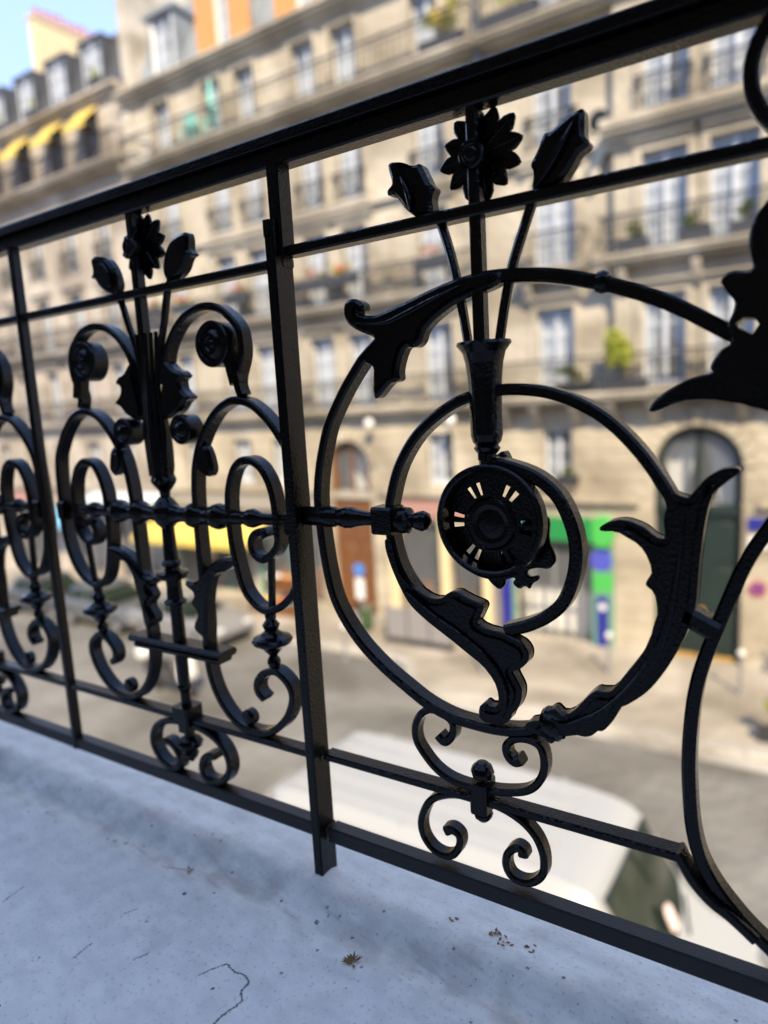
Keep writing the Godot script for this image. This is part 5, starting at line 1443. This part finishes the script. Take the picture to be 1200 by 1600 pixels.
func motorcycle() -> void:
	var o := thing("motorcycle", "small motor scooter standing on the road beyond the railing", "motorcycle", Vector3(-14.4, 0, -11.3))
	for x in [-0.62, 0.62]:
		part("wheel", turned(Vector3(x, 0.27, 0.06), Vector3.FORWARD, [[0, 150], [10, 230], [35, 270], [85, 270], [110, 230], [120, 150], [70, 140], [60, 0.1]], 18), M.rubber, o)
	part("body", slab(rounded(PackedVector2Array([Vector2(-0.85, 0.5), Vector2(-0.2, 0.35), Vector2(0.2, 0.28), Vector2(0.42, 0.4), Vector2(0.62, 0.95), Vector2(0.5, 1.0), Vector2(0.25, 0.45), Vector2(-0.05, 0.5), Vector2(-0.15, 0.74), Vector2(-0.9, 0.76)]), 2), 0.16, -0.16, 0.05), M.dark_frame, o)
	part("seat", slab(rounded(PackedVector2Array([Vector2(-0.85, 0.76), Vector2(-0.1, 0.74), Vector2(-0.15, 0.84), Vector2(-0.8, 0.88)]), 2), 0.15, -0.15, 0.04), M.rubber, o)
	part("top_box", slab(rounded(PackedVector2Array([Vector2(-1.15, 0.85), Vector2(-0.75, 0.85), Vector2(-0.75, 1.2), Vector2(-1.12, 1.2)]), 2), 0.2, -0.2, 0.05), M.white_paint, o)
	part("fairing", slab(rounded(PackedVector2Array([Vector2(0.45, 0.5), Vector2(0.8, 0.45), Vector2(0.72, 1.05), Vector2(0.55, 1.15)]), 2), 0.19, -0.19, 0.06), M.white_paint, o)
	var hb := MB.new()
	hb.tube(PackedVector3Array([Vector3(0.4, 1.1, -0.34), Vector3(0.52, 1.08, -0.1), Vector3(0.52, 1.08, 0.1), Vector3(0.4, 1.1, 0.34)]), PackedFloat32Array([0.02, 0.015, 0.015, 0.02]), 8)
	part("handlebar", hb, M.dark_frame, o)
	part("fork", turned(Vector3(0.62, 0.27, 0), Vector3(-0.15, 1, 0), [[0, 30], [700, 30], [701, 0.1]], 8), M.grey_metal, o)
	part("tail_lamp", one_box(Vector3(-0.93, 0.6, -0.08), Vector3(-0.85, 0.68, 0.08)), M.lamp_red, o)

func bush(at: Vector3, r: Vector3, m: String, label: String, called: String, count: int, size: float, pot := true, blooms := "", group := "") -> void:
	var o := thing(called, label, "plant", at, group)
	var b := MB.new()
	var q := RandomNumberGenerator.new()
	q.seed = int(absf(at.x * 131.0) + absf(at.y * 17.0)) + count
	for k in 6:
		var c := Vector3(q.randf_range(-0.6, 0.6) * r.x, 0.25 + r.y * q.randf_range(0.45, 1.5), q.randf_range(-0.4, 0.4) * r.z)
		b.leaves(q, c, r * q.randf_range(0.35, 0.65), count / 6, size, 0.3)
	part("foliage", b, M[m], o).set_meta("kind", "stuff")
	var st := MB.new()
	for k in 5:
		st.tube(PackedVector3Array([Vector3((k - 2) * 0.03, 0.15, 0), Vector3((k - 2) * 0.1 * r.x, 0.2 + r.y * 0.7, 0.02 * k), Vector3((k - 2) * 0.25 * r.x, 0.25 + r.y * 1.5, 0)]), PackedFloat32Array([0.012, 0.009, 0.004]), 5)
	part("stem", st, M.bark, o)
	if pot:
		var w := maxf(0.3, r.x)
		part("planter", boxes([[Vector3(-w, 0.0, -0.13), Vector3(w, 0.24, 0.13)], [Vector3(-w - 0.02, 0.241, -0.15), Vector3(w + 0.02, 0.28, 0.15)]]), M.dark_frame, o)
	if blooms != "":
		var f := MB.new()
		f.leaves(q, Vector3(0, 0.3 + r.y * 0.9, 0.06), r * Vector3(1.0, 0.7, 1.0), count / 4, size * 1.1)
		part("blooms", f, M[blooms], o).set_meta("kind", "stuff")

func tree(at: Vector3, label: String) -> void:
	var o := thing("street_tree", label, "tree", at)
	var t := MB.new()
	t.tube(PackedVector3Array([Vector3.ZERO, Vector3(0.05, 1.5, 0), Vector3(-0.05, 3.2, 0.05), Vector3(0.1, 5.0, 0)]), PackedFloat32Array([0.2, 0.15, 0.13, 0.07]), 10)
	var q := RandomNumberGenerator.new(); q.seed = 404
	var cr := MB.new()
	for k in 16:
		var a := k * 2.4
		var tip := Vector3(cos(a) * q.randf_range(0.8, 1.9), q.randf_range(2.1, 6.0), sin(a) * q.randf_range(0.8, 1.9))
		t.tube(PackedVector3Array([Vector3(0, 1.8 + k * 0.13, 0), tip * Vector3(0.5, 0.85, 0.5), tip]), PackedFloat32Array([0.06, 0.04, 0.015]), 6)
		cr.leaves(q, tip, Vector3(1.0, 0.8, 1.0), 420, 0.16, 0.4)
	part("trunk", t, M.bark, o)
	part("crown", cr, M.leaf_dark, o)

func balcony_things() -> void:
	bush(Vector3(-4.5, 7.19, FZ + 0.62), Vector3(0.5, 0.8, 0.3), "leaf_light", "tall yellow green bush on the first balcony of the bay", "balcony_bush", 1500, 0.12)
	bush(Vector3(-5.85, 7.19, FZ + 0.55), Vector3(0.45, 0.3, 0.2), "leaf_mid", "low green plant on the first balcony left of the bay", "balcony_bush", 500, 0.09)
	bush(Vector3(-1.95, 7.19, FZ + 0.55), Vector3(0.4, 0.4, 0.22), "leaf_light", "yellow green plant on the first balcony above the carriage arch", "balcony_bush", 500, 0.09)
	bush(Vector3(-9.4, 16.63, FZ + 0.36), Vector3(0.65, 0.6, 0.24), "leaf_light", "yellow flowering plant on the top balcony beside the downpipe", "balcony_bush", 500, 0.1, true, "yellow_canvas")
	bush(Vector3(-7.4, 16.61, FZ + 0.5), Vector3(0.8, 0.5, 0.24), "leaf_light", "pale green plant on the top balcony right of the downpipe", "balcony_bush", 500, 0.1)
	var words := ["pink", "mixed", "red"]
	var k := 0
	for x in [-22.0, -20.4, -17.6, -15.4, -14.2, -13.1, -9.9]:
		bush(Vector3(x, 10.94, FZ + 0.5), Vector3(0.55, 0.24, 0.15), ["leaf_mid", "leaf_light"][k % 2], "%s flower box with %s blooms, counted from the quoined corner along the second balcony" % [["first", "second", "third", "fourth", "fifth", "sixth", "seventh"][k], ["pink", "red"][k % 2]], "flower_box", 360, 0.07, true, ["pink_bloom", "red_bloom"][k % 2], "flower boxes on the cream house")
		k += 1
	for x in [-4.3, -2.9, -1.8]:
		bush(Vector3(x, 10.48, FZ + 0.7), Vector3(0.35, 0.28, 0.15), "leaf_mid", "potted plant on the second bay balcony " + ("at its left bracket" if x < -4 else "above the arch keystone" if x < -2 else "at its right bracket"), "balcony_plant", 260, 0.08, true, "", "plants on the bay balcony")
	bush(Vector3(-6.2, 4.7, FZ + 0.1), Vector3(0.3, 0.14, 0.09), "leaf_mid", "small window box under the mezzanine window of the tan house", "flower_box", 200, 0.06)
	for x in [-24.4, -28.7, -31.0]:
		bush(Vector3(x, 19.86, FZ + 0.2), Vector3(0.3, 0.3, 0.15), "leaf_light", "green plant before the %s slate dormer from the party wall" % ("first" if x > -26 else "third" if x > -30 else "fourth"), "dormer_plant", 260, 0.08, true, "", "plants at the slate dormers")
	bush(Vector3(-0.8, 0.14, -14.2 - 0.6), Vector3(0.3, 0.5, 0.3), "leaf_light", "young shrub in a pot on the far kerb", "kerb_shrub", 400, 0.09)
	# turquoise garden chairs and a white table on the top balcony
	for q in [[-19.35, 0.25], [-18.35, -0.4]]:
		var c := thing("garden_chair", "turquoise garden chair %s the folded parasol" % ("left of" if q[0] < -19 else "next to"), "chair", Vector3(q[0], 16.63, FZ + 0.38), "turquoise garden chairs")
		c.rotation.y = q[1]
		part("seat", one_box(Vector3(-0.22, 0.42, -0.2), Vector3(0.22, 0.46, 0.2)), M.turquoise, c)
		part("backrest", slab(rounded(PackedVector2Array([Vector2(-0.23, 0.5), Vector2(0.23, 0.5), Vector2(0.25, 1.0), Vector2(-0.25, 1.0)]), 2), -0.17, -0.21, 0.01), M.turquoise, c)
		for lx in [-0.2, 0.2]:
			for lz in [-0.18, 0.18]:
				part("leg", one_box(Vector3(lx - 0.02, 0, lz - 0.02), Vector3(lx + 0.02, 0.419, lz + 0.02)), M.turquoise, c)
	var sc := thing("balcony_parasol", "folded turquoise parasol standing at a top window of the cream house", "parasol", Vector3(-18.3, 16.63, FZ + 0.25))
	part("pole", turned(Vector3.ZERO, Vector3.UP, [[0, 20], [1900, 18], [1901, 0.1]], 8), M.grey_metal, sc)
	part("cloth", turned(Vector3.ZERO, Vector3.UP, [[700, 210], [760, 190], [1100, 130], [1500, 95], [1780, 40], [1790, 0.1]], 12), M.turquoise, sc)
	var tb := thing("side_table", "low white table on the top balcony left of the turquoise chairs", "table", Vector3(-21.6, 16.63, FZ + 0.42))
	part("table_top", turned(Vector3(0, 0.5, 0), Vector3.UP, [[0, 0.1], [0.1, 280], [35, 280], [36, 0.1]], 20), M.white_paint, tb)
	part("table_leg", turned(Vector3.ZERO, Vector3.UP, [[0, 160], [30, 150], [40, 30], [499, 30]], 12), M.white_paint, tb)

func materials() -> void:
	var spots := tint_texture(11, 0.02, 256, Color(0.72, 0.71, 0.69), Color(1.0, 1.0, 1.0), 5)
	var stains := tint_texture(12, 0.008, 256, Color(0.66, 0.645, 0.62), Color(1, 1, 1), 5)
	var paintbump := bump_texture(3, 0.035, 512, 5.0, 4)
	var iron := mat("iron", 0.0018, 0.0018, 0.002, 0.13)
	var ig := bump_texture(14, 0.045, 512, 4.0, 4)
	iron.uv1_triplanar = true
	iron.uv1_scale = Vector3.ONE * 9.0
	iron.normal_enabled = true
	iron.normal_texture = ig
	iron.normal_scale = 0.5
	iron.metallic_specular = 0.37
	var dusty := mat("dusty_iron", 0.006, 0.006, 0.0064, 0.36)
	grain(dusty, tint_texture(61, 0.09, 256, Color(0.2, 0.2, 0.2), Color(1.0, 1.0, 1.0), 5), 14.0, ig, 0.6, false)
	for q in [["stone", 0.53, 0.48, 0.39], ["stone_warm", 0.53, 0.47, 0.365], ["stone_pale", 0.6, 0.56, 0.48], ["stone_pink", 0.48, 0.43, 0.37], ["granite", 0.5, 0.475, 0.43], ["paving", 0.44, 0.395, 0.325]]:
		grain(mat(q[0], q[1], q[2], q[3], 0.9), stains, 0.16, paintbump, 0.4)
	grain(mat("asphalt", 0.215, 0.208, 0.19, 0.92), stains, 0.11, paintbump, 0.5)
	grain(mat("zinc", 0.29, 0.33, 0.38, 0.55), stains, 0.3)
	grain(mat("slate", 0.085, 0.094, 0.115, 0.65), spots, 0.5)
	grain(mat("ledge_white", 0.87, 0.8, 0.7, 0.6), spots, 1.2)
	grain(mat("brown_wood", 0.2, 0.085, 0.03, 0.5), spots, 1.0)
	mat("room", 0.4, 0.37, 0.32, 0.95)
	mat("white_paint", 0.72, 0.72, 0.7, 0.45); mat("cream_paint", 0.66, 0.54, 0.32, 0.6)
	mat("curtain", 0.36, 0.4, 0.46, 0.9); mat("frame_paint", 0.5, 0.53, 0.58, 0.5); mat("own_wall", 0.09, 0.083, 0.075, 0.9); mat("far_iron", 0.002, 0.002, 0.0023, 0.3)
	mat("grey_metal", 0.2, 0.205, 0.21, 0.45); mat("dark_frame", 0.035, 0.035, 0.038, 0.5)
	mat("orange_paint", 0.5, 0.24, 0.075, 0.6); mat("red_paint", 0.45, 0.1, 0.07, 0.5); mat("brick_paint", 0.36, 0.2, 0.165, 0.6)
	mat("teal_paint", 0.05, 0.25, 0.24, 0.5); mat("green_door", 0.008, 0.02, 0.018, 0.55)
	mat("brass", 0.45, 0.27, 0.07, 0.4); mat("terracotta", 0.42, 0.13, 0.075, 0.8)
	mat("green_sign", 0.015, 0.2, 0.05, 0.5); mat("lime_sign", 0.06, 0.38, 0.07, 0.5); mat("pale_green", 0.13, 0.27, 0.19, 0.6); mat("net_curtain", 0.45, 0.46, 0.45, 0.9); mat("fascia_grey", 0.26, 0.24, 0.21, 0.7)
	mat("deep_blue", 0.02, 0.025, 0.22, 0.4); mat("violet_blue", 0.07, 0.08, 0.42, 0.4); mat("sky_blue", 0.06, 0.22, 0.6, 0.4)
	mat("yellow_canvas", 0.62, 0.46, 0.1, 0.85); mat("pale_canvas", 0.5, 0.53, 0.55, 0.85); mat("teal_canvas", 0.16, 0.36, 0.34, 0.85); mat("sky_canvas", 0.14, 0.36, 0.55, 0.85)
	mat("turquoise", 0.2, 0.46, 0.42, 0.6); mat("grey_panel", 0.23, 0.22, 0.22, 0.6); mat("road_paint", 0.55, 0.54, 0.5, 0.8)
	mat("rubber", 0.025, 0.025, 0.025, 0.7); mat("car_glass", 0.012, 0.022, 0.016, 0.06)
	mat("lamp_red", 0.5, 0.03, 0.02, 0.25); mat("pale_paper", 0.75, 0.58, 0.52, 0.8)
	mat("dry", 0.22, 0.13, 0.05, 0.9); mat("flake", 0.42, 0.38, 0.32, 0.9); mat("bark", 0.1, 0.075, 0.05, 0.95)
	for q in [["van_white", 0.34, 0.35, 0.35], ["car_silver", 0.2, 0.2, 0.205], ["car_dark", 0.05, 0.055, 0.06], ["car_grey", 0.09, 0.095, 0.1]]:
		var c := mat(q[0], q[1], q[2], q[3], 0.35)
		c.clearcoat_enabled = true; c.clearcoat = 0.6; c.clearcoat_roughness = 0.05
	for q in [["leaf_light", 0.33, 0.36, 0.05], ["leaf_mid", 0.08, 0.13, 0.03], ["leaf_dark", 0.035, 0.075, 0.025], ["pink_bloom", 0.6, 0.25, 0.24], ["red_bloom", 0.55, 0.08, 0.06]]:
		var c := mat(q[0], q[1], q[2], q[3], 0.7)
		c.backlight_enabled = true
		c.backlight = Color(0.5, 0.5, 0.3)
	var glass := mat("glass", 0.75, 0.8, 0.85, 0.02)
	glass.transparency = BaseMaterial3D.TRANSPARENCY_ALPHA
	glass.albedo_color.a = 0.1
	glass.metallic_specular = 0.7

func _ready() -> void:
	rng.seed = 2024
	# camera: a phone's main lens, focused on the railing
	var cam := Camera3D.new()
	cam.name = "camera"
	add_child(cam)
	cam.transform = Transform3D(Basis(Vector3(0.838663, -0.057257, -0.541633), Vector3(-0.034655, 0.986834, -0.15798), Vector3(0.543548, 0.151262, 0.825637)), Vector3(0, CAM_Y, 0))
	var at := CameraAttributesPhysical.new()
	at.frustum_focal_length = 16.275
	at.exposure_aperture = 1.4
	at.frustum_focus_distance = 0.76
	at.frustum_near = 0.05
	at.frustum_far = 600.0
	cam.attributes = at
	cam.fov = 72.84
	cam.near = 0.05
	cam.far = 600.0
	cam.current = true
	# sky and sun: clear summer sky, the sun high and almost in line with the street
	var sky := ProceduralSkyMaterial.new()
	sky.sky_top_color = Color(0.425, 0.515, 0.675)
	sky.sky_horizon_color = Color(0.58, 0.65, 0.77)
	sky.sky_curve = 0.22
	sky.ground_bottom_color = Color(0.3, 0.28, 0.25)
	sky.ground_horizon_color = Color(0.5, 0.55, 0.6)
	sky.sun_angle_max = 1.0
	var env := Environment.new()
	env.background_mode = Environment.BG_SKY
	env.sky = Sky.new()
	env.sky.sky_material = sky
	env.tonemap_mode = Environment.TONE_MAPPER_LINEAR
	env.tonemap_exposure = 3.65
	env.sdfgi_enabled = true
	env.ssao_enabled = true
	env.ssil_enabled = true
	var we := WorldEnvironment.new()
	we.name = "environment"
	we.environment = env
	add_child(we)
	var sun := DirectionalLight3D.new()
	sun.name = "sun"
	add_child(sun)
	sun.look_at_from_position(Vector3(0.7, 1.0, 0.9) * 50.0, Vector3.ZERO, Vector3.UP)
	sun.light_energy = 0.8
	sun.light_color = Color(1.0, 0.92, 0.78)
	sun.light_angular_distance = 0.53
	sun.shadow_enabled = true
	materials()
	street()
	own_house()
	house_middle()
	house_right()
	house_left()
	house_end()
	ledge()
	railing()
	van()
	car("dark grey car parked at the far kerb under the teal edged awning", Vector3(-25.3, 0, -14.75), "car_dark").rotation.y = 0.0
	car("silver hatchback parked at the far kerb before the yellow awning", Vector3(-17.6, 0, -14.75), "car_silver")
	car("mid grey car parked between the dark and silver cars", Vector3(-21.6, 0, -14.75), "car_grey")
	motorcycle()
	balcony_things()
	tree(Vector3(4.1, 0.14, -15.2), "leafy street tree on the far pavement before the tan house")
	for k in windows:
		windows[k].free()
